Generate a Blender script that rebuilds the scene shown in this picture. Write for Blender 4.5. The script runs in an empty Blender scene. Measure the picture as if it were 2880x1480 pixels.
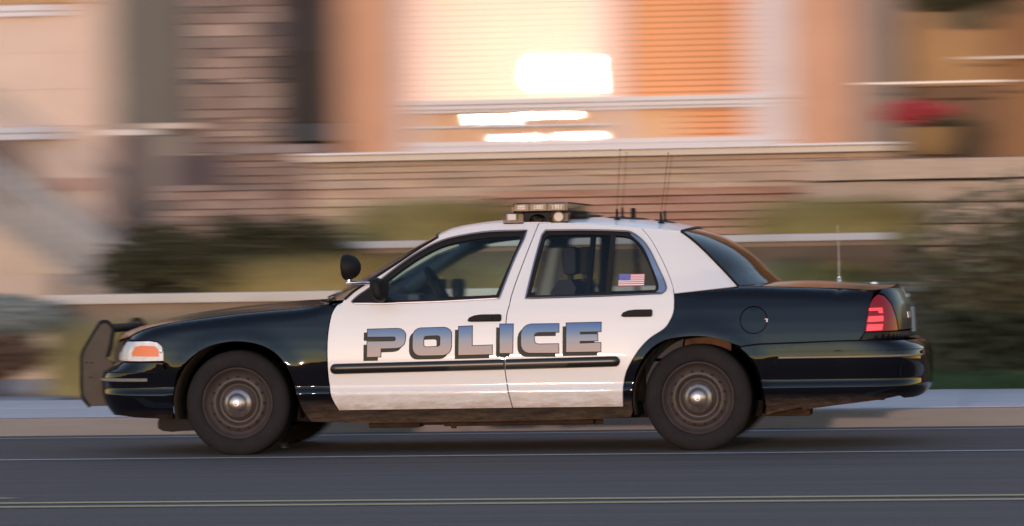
import bpy, bmesh, math, random
import numpy as np
from mathutils import Vector, Matrix, Quaternion
from mathutils.geometry import delaunay_2d_cdt

R = math.radians
C = bpy.context.scene.collection
sc = bpy.context.scene

# ------------------------------------------------------------------ camera
CAM = Vector((5.0004, -24.6363, 1.2045))
yaw, pitch, roll = 0.135563, -0.0009058, 0.016637
F_ = Vector((-math.sin(yaw) * math.cos(pitch), math.cos(yaw) * math.cos(pitch), math.sin(pitch)))
R_ = Vector((math.cos(yaw), math.sin(yaw), 0))
U_ = R_.cross(F_)
cr, sr = math.cos(roll), math.sin(roll)
Rc = R_ * cr - U_ * sr
Uc = R_ * sr + U_ * cr
cd = bpy.data.cameras.new('camera')
cam = bpy.data.objects.new('camera', cd)
C.objects.link(cam)
M = Matrix((Rc, Uc, -F_)).transposed().to_4x4()
M.translation = CAM
cam.matrix_world = M
cd.sensor_width = 36.0
cd.lens = 134.97
cd.clip_start = 0.5
cd.clip_end = 2500
cd.dof.use_dof = True                       # long lens, wide open: only the car is in focus
cd.dof.focus_distance = 24.0
cd.dof.aperture_fstop = 4.6
cd.dof.aperture_ratio = 0.032               # anamorphic iris, wide horizontally
sc.camera = cam

# ------------------------------------------------------------------ light
SUN = Vector((-5.12, -40.6, 1.98)).normalized()
sun_el = math.asin(SUN.z)
world = bpy.data.worlds.new('World')
sc.world = world
world.use_nodes = True
wn = world.node_tree.nodes
sky = wn.new('ShaderNodeTexSky')
sky.sky_type = 'NISHITA'
sky.sun_disc = False
sky.sun_elevation = sun_el
sky.sun_rotation = math.atan2(SUN.x, SUN.y)
sky.air_density = 1.0
sky.dust_density = 0.0
sky.ozone_density = 1.5
bg = wn['Background']
bg.inputs['Strength'].default_value = 0.15
tint = wn.new('ShaderNodeMix')
tint.data_type = 'RGBA'
tint.blend_type = 'MULTIPLY'
tint.inputs[0].default_value = 1.0
tint.inputs[7].default_value = (1.10, 0.975, 1.03, 1)      # camera balance for a mauve dusk
world.node_tree.links.new(sky.outputs[0], tint.inputs[6])
world.node_tree.links.new(tint.outputs[2], bg.inputs['Color'])
sd = bpy.data.lights.new('sun', 'SUN')
sd.energy = 0.38
sd.angle = R(0.53)
sd.color = (1.0, 0.66, 0.50)
sun = bpy.data.objects.new('sun', sd)
C.objects.link(sun)
sun.location = (0, -20, 20)
sun.rotation_euler = SUN.to_track_quat('Z', 'Y').to_euler()
sc.view_settings.view_transform = 'Standard'
sc.view_settings.look = 'None'
sc.view_settings.exposure = 2.2
sc.view_settings.gamma = 1
sc.view_settings.use_curve_mapping = False
sc.cycles.sample_clamp_indirect = 4
sc.cycles.max_bounces = 8
sc.cycles.transparent_max_bounces = 16
sc.cycles.caustics_reflective = False
sc.cycles.caustics_refractive = False

# ------------------------------------------------------------------ helpers
random.seed(7)
rng = np.random.default_rng(5)


def lerp(tab, x):
    if x <= tab[0][0]:
        return tab[0][1]
    for (a, b), (c, d) in zip(tab, tab[1:]):
        if x <= c:
            return b + (d - b) * (x - a) / (c - a)
    return tab[-1][1]


def smooth_tab(tab, n=6):
    """monotone cubic through the points, resampled, for lerp()"""
    xs = [p[0] for p in tab]; ys = [p[1] for p in tab]
    d = [(ys[i + 1] - ys[i]) / (xs[i + 1] - xs[i]) for i in range(len(xs) - 1)]
    m = [d[0]] + [0 if d[i] * d[i + 1] <= 0 else 2 * d[i] * d[i + 1] / (d[i] + d[i + 1]) for i in range(len(d) - 1)] + [d[-1]]
    out = []
    for i in range(len(xs) - 1):
        h = xs[i + 1] - xs[i]
        for k in range(n):
            t = k / n
            out.append((xs[i] + t * h, (2 * t**3 - 3 * t**2 + 1) * ys[i] + (t**3 - 2 * t**2 + t) * h * m[i] + (-2 * t**3 + 3 * t**2) * ys[i + 1] + (t**3 - t**2) * h * m[i + 1]))
    out.append((xs[-1], ys[-1]))
    return out


def curve2(pts, n=4):
    """open Catmull-Rom through 2-D points"""
    P = [Vector(p) for p in pts]
    P = [P[0] * 2 - P[1]] + P + [P[-1] * 2 - P[-2]]
    o = []
    for i in range(1, len(P) - 2):
        for k in range(n):
            t = k / n
            a, b, c, d = P[i - 1], P[i], P[i + 1], P[i + 2]
            q = 0.5 * ((2 * b) + (c - a) * t + (2 * a - 5 * b + 4 * c - d) * t * t + (3 * b - a - 3 * c + d) * t**3)
            o.append(tuple(q))
    o.append(tuple(P[-2]))
    return o


def resample(poly, step, closed=True):
    o = []
    n = len(poly)
    for i in range(n if closed else n - 1):
        a, b = poly[i], poly[(i + 1) % n]
        L = math.dist(a, b)
        if L < 1e-6:
            continue
        k = max(1, int(math.ceil(L / step)))
        for j in range(k):
            t = j / k
            o.append(tuple(a[c] + (b[c] - a[c]) * t for c in range(len(a))))
    if not closed:
        o.append(tuple(poly[-1]))
    return o


def area(p):
    return 0.5 * sum(p[i][0] * p[(i + 1) % len(p)][1] - p[(i + 1) % len(p)][0] * p[i][1] for i in range(len(p)))


def inset(poly, d):
    """shrink a 2-D polygon by d"""
    if d == 0:
        return list(poly)
    s = 1 if area(poly) > 0 else -1
    n = len(poly); o = []
    for i in range(n):
        a, b, c = Vector(poly[i - 1]), Vector(poly[i]), Vector(poly[(i + 1) % n])
        e1, e2 = (b - a), (c - b)
        if e1.length < 1e-9 or e2.length < 1e-9:
            o.append(tuple(b)); continue
        e1.normalize(); e2.normalize()
        n1, n2 = Vector((-e1.y, e1.x)), Vector((-e2.y, e2.x))
        m = n1 + n2
        if m.length < 1e-4:
            m = n1
        m.normalize()
        k = d / max(0.35, m.dot(n1))
        o.append(tuple(b + m * k * s))
    return o


def inside(p, poly):
    x, y = p; c = False
    n = len(poly); j = n - 1
    for i in range(n):
        xi, yi = poly[i]; xj, yj = poly[j]
        if (yi > y) != (yj > y) and x < (xj - xi) * (y - yi) / (yj - yi) + xi:
            c = not c
        j = i
    return c


def triangulate(loops, gx, gy, extra_rows=()):
    """loops[0] outer, others holes; returns verts2d, tris, boundary loops as index lists"""
    vs, es, bl = [], [], []
    for lp in loops:
        k = len(vs)
        vs += [Vector(p[:2]) for p in lp]
        es += [(k + i, k + (i + 1) % len(lp)) for i in range(len(lp))]
        bl.append((k, len(lp)))
    xs = [p[0] for p in loops[0]]; ys = [p[1] for p in loops[0]]
    allb = np.array([(v.x, v.y) for v in vs])
    rows = list(np.arange(min(ys) + gy * .5, max(ys), gy)) + [r for r in extra_rows if min(ys) < r < max(ys)]
    for r in rows:
        for x in np.arange(min(xs) + gx * .5, max(xs), gx):
            if inside((x, r), loops[0]) and not any(inside((x, r), h) for h in loops[1:]):
                if np.min((allb[:, 0] - x)**2 + (allb[:, 1] - r)**2) > (min(gx, gy) * .35)**2:
                    vs.append(Vector((x, r)))
    V, E_, F, ov, oe, of = delaunay_2d_cdt(vs, es, [], 0, 1e-6)
    m = {}
    for i, src in enumerate(ov):
        for q in src:
            m[q] = i
    tris = []
    for f in F:
        c = (sum(V[i][0] for i in f) / len(f), sum(V[i][1] for i in f) / len(f))
        if inside(c, loops[0]) and not any(inside(c, h) for h in loops[1:]):
            tris.append(tuple(f))
    bls = [[m[k + i] for i in range(n)] for k, n in bl]
    return [(v[0], v[1]) for v in V], tris, bls


def root_loc(o):
    v = Vector((0, 0, 0))
    while o is not None:
        v = v + o.location
        o = o.parent
    return v


def mk(name, verts, faces, mat, parent=None, smooth=False, normals=None, fm=None, kind=None, label=None):
    me = bpy.data.meshes.new(name)
    off = root_loc(parent)
    if off.length > 0:
        verts = [(v[0] - off.x, v[1] - off.y, v[2] - off.z) for v in verts]
    me.from_pydata([tuple(v) for v in verts], [], faces)
    mats = mat if isinstance(mat, (list, tuple)) else [mat]
    for m in mats:
        me.materials.append(m)
    if fm is not None:
        me.polygons.foreach_set('material_index', fm)
    if smooth or normals is not None:
        me.polygons.foreach_set('use_smooth', [True] * len(me.polygons))
    me.update()
    if normals is not None:
        me.normals_split_custom_set_from_vertices([tuple(n) for n in normals])
    o = bpy.data.objects.new(name, me)
    C.objects.link(o)
    if parent is not None:
        o.parent = parent
    if kind:
        o['kind'] = kind
    if label:
        o['label'] = label
    return o


class MB:
    """collects pieces of one mesh"""
    def __init__(s):
        s.v = []; s.f = []; s.m = []

    def add(s, v, f, m=0):
        k = len(s.v); s.v += [tuple(p) for p in v]; s.f += [tuple(i + k for i in q) for q in f]; s.m += [m] * len(f)
        return s

    def box(s, a, b, m=0, bev=0.0):
        x0, y0, z0 = a; x1, y1, z1 = b
        if bev <= 0:
            v = [(x, y, z) for z in (z0, z1) for y in (y0, y1) for x in (x0, x1)]
            return s.add(v, [(0, 2, 3, 1), (4, 5, 7, 6), (0, 1, 5, 4), (2, 6, 7, 3), (0, 4, 6, 2), (1, 3, 7, 5)], m)
        bm = bmesh.new()
        bmesh.ops.create_cube(bm, size=1)
        for q in bm.verts:
            q.co = Vector(((x0 + x1) / 2 + q.co.x * (x1 - x0), (y0 + y1) / 2 + q.co.y * (y1 - y0), (z0 + z1) / 2 + q.co.z * (z1 - z0)))
        bmesh.ops.bevel(bm, geom=bm.edges[:] , offset=bev, segments=2, affect='EDGES', profile=0.6)
        bm.verts.index_update()
        s.add([q.co[:] for q in bm.verts], [[q.index for q in f.verts] for f in bm.faces], m)
        bm.free()
        return s

    def tube(s, pts, r, n=8, m=0, cap=True, closed=False):
        P = [Vector(p) for p in pts]; v = []; f = []
        rr = r if isinstance(r, (list, tuple)) else [r] * len(P)
        up = None
        for i, p in enumerate(P):
            if closed:
                t = (P[(i + 1) % len(P)] - P[i - 1]).normalized()
            else:
                t = (P[min(i + 1, len(P) - 1)] - P[max(i - 1, 0)]).normalized()
            if up is None:
                up = t.orthogonal().normalized()
            up = (up - t * up.dot(t)).normalized()
            b = t.cross(up)
            for k in range(n):
                a = 2 * math.pi * k / n
                v.append(p + (up * math.cos(a) + b * math.sin(a)) * rr[i])
        L = len(P)
        for i in range(L if closed else L - 1):
            j = (i + 1) % L
            for k in range(n):
                f.append((i * n + k, i * n + (k + 1) % n, j * n + (k + 1) % n, j * n + k))
        if cap and not closed:
            f.append(tuple(range(n))[::-1]); f.append(tuple((L - 1) * n + k for k in range(n)))
        return s.add(v, f, m)

    def lathe(s, prof, c, axis='y', n=40, m=0, mfun=None):
        """prof: list of (r, h); h along the axis"""
        v = []; f = []; c = Vector(c)
        for r, h in prof:
            for k in range(n):
                a = 2 * math.pi * k / n
                q = (r * math.cos(a), r * math.sin(a))
                if axis == 'y': p = Vector((q[0], h, q[1]))
                elif axis == 'x': p = Vector((h, q[0], q[1]))
                else: p = Vector((q[0], q[1], h))
                v.append(c + p)
        for i in range(len(prof) - 1):
            for k in range(n):
                f.append((i * n + k, i * n + (k + 1) % n, (i + 1) * n + (k + 1) % n, (i + 1) * n + k))
        return s.add(v, f, m)

    def prism(s, poly, fr, to, axis='y', m=0):
        """extrude a 2-D polygon (x,z) along y from fr to to"""
        V, T, B = triangulate([poly], 9, 9)
        n = len(V)
        mp = (lambda a, b, h: (a, h, b)) if axis == 'y' else ((lambda a, b, h: (h, a, b)) if axis == 'x' else (lambda a, b, h: (a, b, h)))
        v = [mp(a, b, fr) for a, b in V] + [mp(a, b, to) for a, b in V]
        f = [t for t in T] + [tuple(i + n for i in t)[::-1] for t in T]
        b = B[0]
        for i in range(len(b)):
            j = (i + 1) % len(b)
            f.append((b[i], b[j], b[j] + n, b[i] + n))
        return s.add(v, f, m)

    def build(s, name, mat, parent=None, smooth=False, **kw):
        o = mk(name, s.v, s.f, mat, parent, smooth=smooth, fm=s.m, **kw)
        if not kw.get('raw'):
            bm = bmesh.new(); bm.from_mesh(o.data)
            bmesh.ops.recalc_face_normals(bm, faces=bm.faces[:])
            bm.to_mesh(o.data); bm.free()
        if smooth:
            try:
                o.data.set_sharp_from_angle(angle=R(38))
            except Exception:
                pass
        return o


def thing(name, label, cat, loc=(0, 0, 0), group=None, kind=None):
    o = bpy.data.objects.new(name, None)
    C.objects.link(o)
    o.empty_display_size = .1
    o.location = loc
    o['label'] = label; o['category'] = cat
    if group: o['group'] = group
    if kind: o['kind'] = kind
    return o


def tag(o, label=None, cat=None, group=None, kind=None):
    for k, v in (('label', label), ('category', cat), ('group', group), ('kind', kind)):
        if v: o[k] = v
    return o


# ------------------------------------------------------------------ materials
def mat(name, col, rough=.6, metal=0, coat=0, coat_r=.05, var=0, scale=6, bump=0, bscale=60, stretch=(1, 1, 1), spec=.5, dirt=None, col2=None, emit=None, trans=0, obj=True, sheen=0):
    m = bpy.data.materials.new(name); m.use_nodes = True
    nt = m.node_tree; p = nt.nodes['Principled BSDF']
    p.inputs['Base Color'].default_value = (*col, 1)
    p.inputs['Roughness'].default_value = rough
    p.inputs['Metallic'].default_value = metal
    p.inputs['Specular IOR Level'].default_value = spec
    p.inputs['Coat Weight'].default_value = coat
    p.inputs['Coat Roughness'].default_value = coat_r
    p.inputs['Transmission Weight'].default_value = trans
    if emit:
        p.inputs['Emission Color'].default_value = (*emit[0], 1); p.inputs['Emission Strength'].default_value = emit[1]
    tc = nt.nodes.new('ShaderNodeTexCoord'); mp = nt.nodes.new('ShaderNodeMapping')
    mp.inputs['Scale'].default_value = stretch
    nt.links.new(tc.outputs['Object'], mp.inputs['Vector'])
    last = None
    if var or col2:
        n = nt.nodes.new('ShaderNodeTexNoise'); n.inputs['Scale'].default_value = scale; n.inputs['Detail'].default_value = 6
        n.inputs['Roughness'].default_value = .65
        nt.links.new(mp.outputs[0], n.inputs['Vector'])
        r = nt.nodes.new('ShaderNodeMapRange'); r.inputs[1].default_value = .3; r.inputs[2].default_value = .7
        nt.links.new(n.outputs['Fac'], r.inputs[0])
        mx = nt.nodes.new('ShaderNodeMix'); mx.data_type = 'RGBA'
        a = col2 if col2 else tuple(min(1, c * (1 + var)) for c in col)
        b = col if col2 else tuple(c * (1 - var) for c in col)
        mx.inputs[6].default_value = (*b, 1); mx.inputs[7].default_value = (*a, 1)
        nt.links.new(r.outputs[0], mx.inputs[0]); last = mx.outputs[2]
    if dirt:   # (colour, z_low, z_high, strength): road dust thrown up from the bottom edge, streaked along the travel direction
        dc, z0, z1, st = dirt
        sx = nt.nodes.new('ShaderNodeSeparateXYZ'); nt.links.new(tc.outputs['Object'], sx.inputs[0])
        r = nt.nodes.new('ShaderNodeMapRange'); r.inputs[1].default_value = z0; r.inputs[2].default_value = z1
        r.inputs[3].default_value = 1; r.inputs[4].default_value = 0
        nt.links.new(sx.outputs['Z'], r.inputs[0])
        mp2 = nt.nodes.new('ShaderNodeMapping'); mp2.inputs['Scale'].default_value = (5, 14, 22)
        mp2.inputs['Rotation'].default_value = (0, R(14), 0)
        nt.links.new(tc.outputs['Object'], mp2.inputs['Vector'])
        n2 = nt.nodes.new('ShaderNodeTexNoise'); n2.inputs['Scale'].default_value = 1.6; n2.inputs['Detail'].default_value = 9; n2.inputs['Roughness'].default_value = .75
        nt.links.new(mp2.outputs[0], n2.inputs['Vector'])
        ad = nt.nodes.new('ShaderNodeMath'); ad.operation = 'ADD'; ad.inputs[1].default_value = -.42
        nt.links.new(n2.outputs['Fac'], ad.inputs[0])
        mu = nt.nodes.new('ShaderNodeMath'); mu.operation = 'MULTIPLY_ADD'; mu.inputs[1].default_value = 4.0; mu.inputs[2].default_value = .45
        nt.links.new(ad.outputs[0], mu.inputs[0])
        m2 = nt.nodes.new('ShaderNodeMath'); m2.operation = 'MULTIPLY'; m2.use_clamp = True
        nt.links.new(mu.outputs[0], m2.inputs[0]); nt.links.new(r.outputs[0], m2.inputs[1])
        m3 = nt.nodes.new('ShaderNodeMath'); m3.operation = 'MULTIPLY'; m3.use_clamp = True; m3.inputs[1].default_value = st
        nt.links.new(m2.outputs[0], m3.inputs[0])
        mx = nt.nodes.new('ShaderNodeMix'); mx.data_type = 'RGBA'
        if last is not None: nt.links.new(last, mx.inputs[6])
        else: mx.inputs[6].default_value = (*col, 1)
        mx.inputs[7].default_value = (*dc, 1)
        nt.links.new(m3.outputs[0], mx.inputs[0]); last = mx.outputs[2]
        iv = nt.nodes.new('ShaderNodeMath'); iv.operation = 'MULTIPLY_ADD'; iv.inputs[1].default_value = -coat; iv.inputs[2].default_value = coat
        nt.links.new(m3.outputs[0], iv.inputs[0]); nt.links.new(iv.outputs[0], p.inputs['Coat Weight'])
        ri = nt.nodes.new('ShaderNodeMapRange'); ri.inputs[3].default_value = rough; ri.inputs[4].default_value = .85
        nt.links.new(m3.outputs[0], ri.inputs[0]); nt.links.new(ri.outputs[0], p.inputs['Roughness'])
    if last is not None:
        nt.links.new(last, p.inputs['Base Color'])
    if bump:
        n = nt.nodes.new('ShaderNodeTexNoise'); n.inputs['Scale'].default_value = bscale; n.inputs['Detail'].default_value = 5
        nt.links.new(mp.outputs[0], n.inputs['Vector'])
        b = nt.nodes.new('ShaderNodeBump'); b.inputs['Strength'].default_value = bump; b.inputs['Distance'].default_value = .01
        nt.links.new(n.outputs['Fac'], b.inputs['Height']); nt.links.new(b.outputs[0], p.inputs['Normal'])
    return m


def glass_mat(name, tint, refl, rough=.01, wide=0.0, wide_r=.17, wide_c=(1, .7, .4)):
    m = bpy.data.materials.new(name); m.use_nodes = True
    nt = m.node_tree; nt.nodes.remove(nt.nodes['Principled BSDF'])
    out = nt.nodes['Material Output']
    t = nt.nodes.new('ShaderNodeBsdfTransparent'); t.inputs[0].default_value = (*tint, 1)
    g = nt.nodes.new('ShaderNodeBsdfGlossy'); g.inputs['Roughness'].default_value = rough
    fr = nt.nodes.new('ShaderNodeFresnel'); fr.inputs[0].default_value = 1.5
    ad = nt.nodes.new('ShaderNodeMath'); ad.operation = 'MULTIPLY'; ad.inputs[1].default_value = refl / .04; ad.use_clamp = True
    nt.links.new(fr.outputs[0], ad.inputs[0])
    mx = nt.nodes.new('ShaderNodeMixShader'); nt.links.new(ad.outputs[0], mx.inputs[0])
    nt.links.new(t.outputs[0], mx.inputs[1]); nt.links.new(g.outputs[0], mx.inputs[2])
    last = mx
    if wide:
        g2 = nt.nodes.new('ShaderNodeBsdfGlossy'); g2.inputs['Roughness'].default_value = wide_r
        g2.inputs['Color'].default_value = (*wide_c, 1)
        m2 = nt.nodes.new('ShaderNodeMixShader'); m2.inputs[0].default_value = wide
        nt.links.new(last.outputs[0], m2.inputs[1]); nt.links.new(g2.outputs[0], m2.inputs[2]); last = m2
    nt.links.new(last.outputs[0], out.inputs[0])
    return m


DUST = (.20, .13, .085)
M_ = dict(
    black=mat('black_paint', (.0030, .0034, .0065), .3, coat=.75, coat_r=.05, spec=0, dirt=(DUST, .20, .35, .6)),
    black_clean=mat('black_paint_clean', (.0030, .0034, .0065), .3, coat=.75, coat_r=.05, spec=0, dirt=(DUST, .16, .30, .25)),
    white=mat('white_paint', (.72, .69, .715), .4, coat=.5, coat_r=.05, dirt=((.33, .22, .155), .24, .44, .8)),
    rocker=mat('rocker_paint', (.008, .008, .009), .6, spec=.2, dirt=((.13,.085,.06), .15, .34, .9)),
    trim=mat('black_rubber_trim', (.012, .010, .012), .7, spec=.25),
    plastic=mat('black_plastic', (.010, .009, .011), .6, spec=.14, bump=.02),
    moulding=mat('body_moulding', (.012, .012, .012), .3, spec=.4),
    chrome=mat('chrome', (.58, .56, .60), .24, metal=1, var=.15, scale=30),
    chrome_rough=mat('brushed_chrome', (.50, .50, .56), .34, metal=1),
    greytrim=mat('grey_bumper_strip', (.16, .15, .14), .45),
    rubber=mat('tyre_rubber', (.014, .012, .0135), .85, spec=.25, var=.25, scale=10, bump=.05),
    steel=mat('wheel_steel', (.046, .034, .033), .5, spec=.35, var=.2, scale=9),
    liner=mat('muddy_wheel_liner', (.11, .06, .034), .95, var=.5, scale=9, bump=.3, bscale=40),
    under=mat('underbody', (.014, .012, .012), .9, spec=.1, var=.4, scale=8),
    rust=mat('dirty_frame', (.042, .026, .019), .9, spec=.1, var=.4, scale=8),
    glass=glass_mat('tinted_side_glass', (.86, .97, .93), .04, .012),
    glass_dark=glass_mat('dark_glass', (.56, .59, .62), .04, .012),
    lens=glass_mat('clear_lens', (.90, .90, .94), .04, .012),
    headlens=glass_mat('headlight_lens', (.97, .97, 1), .03, .012),
    lampsilver=mat('headlight_bowl', (.80, .81, .88), .45, var=.2, scale=20),
    dish=mat('lamp_dish', (.50, .45, .47), .5, var=.4, scale=45),
    hub=mat('hub_chrome', (.66, .54, .49), .40, metal=1, var=.3, scale=26),
    lampgrey=mat('grey_lamp_housing', (.34, .30, .30), .6),
    satin=mat('black_satin', (.004, .005, .009), .4, coat=.25, coat_r=.15, spec=.1),
    trimchrome=mat('window_trim_chrome', (.30, .29, .34), .42, metal=1),
    smoke=glass_mat('smoked_lens', (.80, .78, .80), .02, .012),
    inter=mat('interior_fabric', (.07, .07, .085), .9, var=.2),
    headliner=mat('headliner', (.30, .27, .29), .9),
    pillartrim=mat('pillar_trim', (.48, .58, .60), .7),
    white_pl=mat('white_reflector', (.92, .92, .95), .5),
    amber=mat('amber_reflector', (.95, .26, .10), .5, spec=.2),
    red=mat('red_lens', (.16, .006, .012), .3, coat=.3, coat_r=.05, spec=.2, emit=((1, .04, .07), .012)),
    redlit=mat('lit_red_lens', (.5, .03, .04), .4, emit=((1, .07, .09), .20)),
    brownplate=mat('powder_coat_brown', (.052, .040, .032), .6, spec=.3, var=.15, scale=14, bump=.05),
    plate=mat('licence_plate', (.42, .45, .52), .4, var=.15, scale=40),
    badge=mat('pale_badge', (.30, .28, .27), .4, metal=.5),
    flag_r=mat('flag_red', (.55, .02, .04), .4), flag_w=mat('flag_white', (.82, .80, .80), .4), flag_b=mat('flag_blue', (.06, .06, .32), .4),
    shadow=mat('letter_shadow', (.042, .037, .030), .6, spec=.2),
    outline=mat('letter_outline', (.020, .018, .022), .6, spec=.2),
    lampglow=mat('lamp_reflector', (.85, .82, .76), .4),
)


def letter_material():
    m = mat('letter_gradient', (.2, .2, .4), .5, spec=.3)
    nt = m.node_tree; p = nt.nodes['Principled BSDF']
    tc = nt.nodes.new('ShaderNodeTexCoord'); sx = nt.nodes.new('ShaderNodeSeparateXYZ'); nt.links.new(tc.outputs['Object'], sx.inputs[0])
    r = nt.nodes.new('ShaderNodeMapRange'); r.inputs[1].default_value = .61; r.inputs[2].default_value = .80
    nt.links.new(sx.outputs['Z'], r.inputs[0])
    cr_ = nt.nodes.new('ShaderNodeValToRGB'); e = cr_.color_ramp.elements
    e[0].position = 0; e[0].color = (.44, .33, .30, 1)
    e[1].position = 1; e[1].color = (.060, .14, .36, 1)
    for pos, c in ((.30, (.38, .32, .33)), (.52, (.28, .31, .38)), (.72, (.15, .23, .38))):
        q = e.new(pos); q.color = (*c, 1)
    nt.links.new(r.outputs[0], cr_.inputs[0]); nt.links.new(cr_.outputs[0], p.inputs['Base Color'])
    return m


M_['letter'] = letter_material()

# ================================================================== GROUND AND ROAD
ground_m = mat('dry_ground', (.13, .10, .075), .95, var=.3, scale=.6, bump=.3, bscale=8)
MB().box((-900, -1500, -.12), (900, 900, -.05)).build('ground', ground_m, kind='structure')
asph = mat('asphalt', (.084, .064, .066), .85, var=.30, scale=2.4, stretch=(.05, 2.6, 1), bump=.5, bscale=300)
NR = 40
v = []; f = []
ys = [-19.5, -15, -11, -8.0, -5.7, -3.5, -1.3, .2, 1.2, 2.10]
def crown(y): return 0.0
for y in ys:
    v += [(-260, y, 0), (260, y, 0)]
f = [(2 * i, 2 * i + 1, 2 * i + 3, 2 * i + 2) for i in range(len(ys) - 1)]
road = mk('road', v, f, asph, kind='structure')
paint_w = mat('worn_white_line', (.42, .42, .44), .7, var=.25, scale=14)
paint_y = mat('worn_yellow_line', (.52, .39, .20), .7, var=.2, scale=14)
def line(name, x0, x1, y, w, m):
    o = mk(name, [(x0, y - w / 2, .004), (x1, y - w / 2, .004), (x1, y + w / 2, .004), (x0, y + w / 2, .004)], [(0, 1, 2, 3)], m, kind='structure')
line('lane_marking', -260, 260, -1.27, .10, paint_w)
line('lane_marking', -260, 260, 1.67, .07, paint_w)
line('lane_marking', -260, 260, -5.56, .10, paint_y)
line('lane_marking', -260, 260, -5.88, .10, paint_y)
line('lane_marking', -8.0, -.32, -5.15, .10, paint_y)
conc = mat('kerb_concrete', (.22, .205, .205), .85, var=.12, scale=5, stretch=(.15, 1, 3), bump=.15, bscale=120)
walk = mat('sidewalk_concrete', (.52, .46, .48), .85, var=.10, scale=2.5, stretch=(.3, 1, 1), bump=.15, bscale=90)
def kerb(y0, y1, nm):
    k = bpy.data.objects.new(nm, None); C.objects.link(k); k['kind'] = 'structure'
    x = -9.0
    me = None
    while x < 13:
        b = MB().box((x + .004, y0, -.04), (x + 2.0 - .004, y1, .126), bev=.015)
        if me is None:
            o = b.build('kerb_stone', conc, k); me = o.data; x00 = x
        else:
            o = bpy.data.objects.new('kerb_stone', me); C.objects.link(o); o.parent = k; o.location = (x - x00, 0, 0)
        x += 2.0
    MB().box((-260, y0, -.04), (-9, y1, .126)).box((13, y0, -.04), (260, y1, .126)).build('kerb_run', conc, k)
kerb(2.10, 2.26, 'kerb')
kerb(-19.7, -19.52, 'kerb')
sw = bpy.data.objects.new('sidewalk', None); C.objects.link(sw); sw['kind'] = 'structure'
slab_me = None
for ix in range(-6, 8):
    for iy in range(2):
        x0 = ix * 1.5; y0 = 2.265 + iy * 1.68
        if slab_me is None:
            o = MB().box((0, 0, -.04), (1.49, 1.67, .130), bev=.008).build('slab', walk, sw); slab_me = o.data
        else:
            o = bpy.data.objects.new('slab', slab_me); C.objects.link(o); o.parent = sw
        o.location = (x0, y0, random.uniform(-.002, .002))
MB().box((-260, 2.265, -.04), (-9.01, 5.62, .128)).box((12.01, 2.265, -.04), (260, 5.62, .128)).build('sidewalk_run', walk, sw)
mk('far_sidewalk', [(-260, -22, .1), (260, -22, .1), (260, -19.72, .1), (-260, -19.72, .1)], [(0, 1, 2, 3)], walk, kind='structure')

# raised planting terraces behind the sidewalk
soil = mat('planting_soil', (.10, .072, .052), .95, var=.35, scale=5, bump=.5, bscale=30)
tb = MB()
tb.box((-2.95, 5.63, -.04), (40, 7.44, .10))
tb.box((-3.42, 7.75, -.04), (5.6, 8.5, .86))
tb.box((-1.4, 8.5, -.04), (3.9, 10.9, 1.28))
tb.build('planting_bed', soil, kind='structure')
drive = mat('driveway_concrete', (.33, .30, .33), .85, var=.1, scale=3)
MB().box((-30, 5.64, -.03), (-3.0, 15.9, .125)).build('driveway', drive, kind='structure')

# ================================================================== CAR SURFACE
ZB = [(.60, .943), (1.33, .947), (1.75, .96), (2.4, .967), (2.777, .978), (2.97, .997), (3.17, 1.016), (3.4, 1.02)]
Wt = smooth_tab([(-.5, .925), (-.2, .945), (.2, .96), (.8, .975), (1.4, .985), (2.3, .985), (2.9, .975), (3.4, .962), (3.9, .935)])
PROF = [(.10, -.15), (.18, -.095), (.24, -.055), (.30, -.026), (.385, .002), (.392, .001), (.422, -.017), (.43, -.018), (.48, -.010), (.53, -.003), (.585, 0.0), (.65, -.004), (.72, -.012), (.80, -.026), (.88, -.045), (.95, -.070), (1.0, -.090), (1.05, -.11)]
ZT = smooth_tab([(-1.0, .700), (-.90, .715), (-.80, .735), (-.736, .752), (-.677, .781), (-.613, .804), (-.504, .828), (-.359, .850), (-.178, .871), (.003, .891), (.183, .906), (.362, .919), (.497, .932), (.68, .953),
                 (2.775, .978), (2.95, .996), (3.17, 1.017), (3.47, 1.006), (3.69, .996), (3.903, .982), (4.0, .970), (4.3, .96)], 4)
SH = smooth_tab([(-1.2, 1), (.40, 1), (.66, 0), (2.78, 0), (3.2, 1), (5, 1)], 4)
XF_UP = smooth_tab([(.2, -.86), (.59, -.88), (.66, -.875), (.72, -.86), (.78, -.82), (.85, -.74)])
XF_BP = smooth_tab([(.2, -.90), (.25, -.93), (.307, -.973), (.37, -.999), (.442, -1.007), (.5, -1.004), (.532, -.987), (.56, -.93), (.585, -.88), (.62, -.86)])
XR_UP = smooth_tab([(.2, 4.18), (.66, 4.196), (.685, 4.214), (.783, 4.216), (.882, 4.204), (.935, 4.183), (.989, 4.157), (1.008, 4.131), (1.03, 4.11)])
XR_BP = smooth_tab([(.2, 4.18), (.299, 4.253), (.329, 4.306), (.391, 4.333), (.452, 4.332), (.54, 4.334), (.611, 4.323), (.647, 4.293), (.668, 4.25)])


def corner_table(n, L, W, k=400):
    t = []; s = 0; px, py = 0, W
    for i in range(k + 1):
        th = (i / k) * math.pi / 2
        a = math.sin(th)**(2 / n); b = max(0, math.cos(th))**(2 / n)
        x, y = a * L, b * W
        s += math.hypot(x - px, y - py); px, py = x, y
        t.append((s, a, b))
    return t


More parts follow.
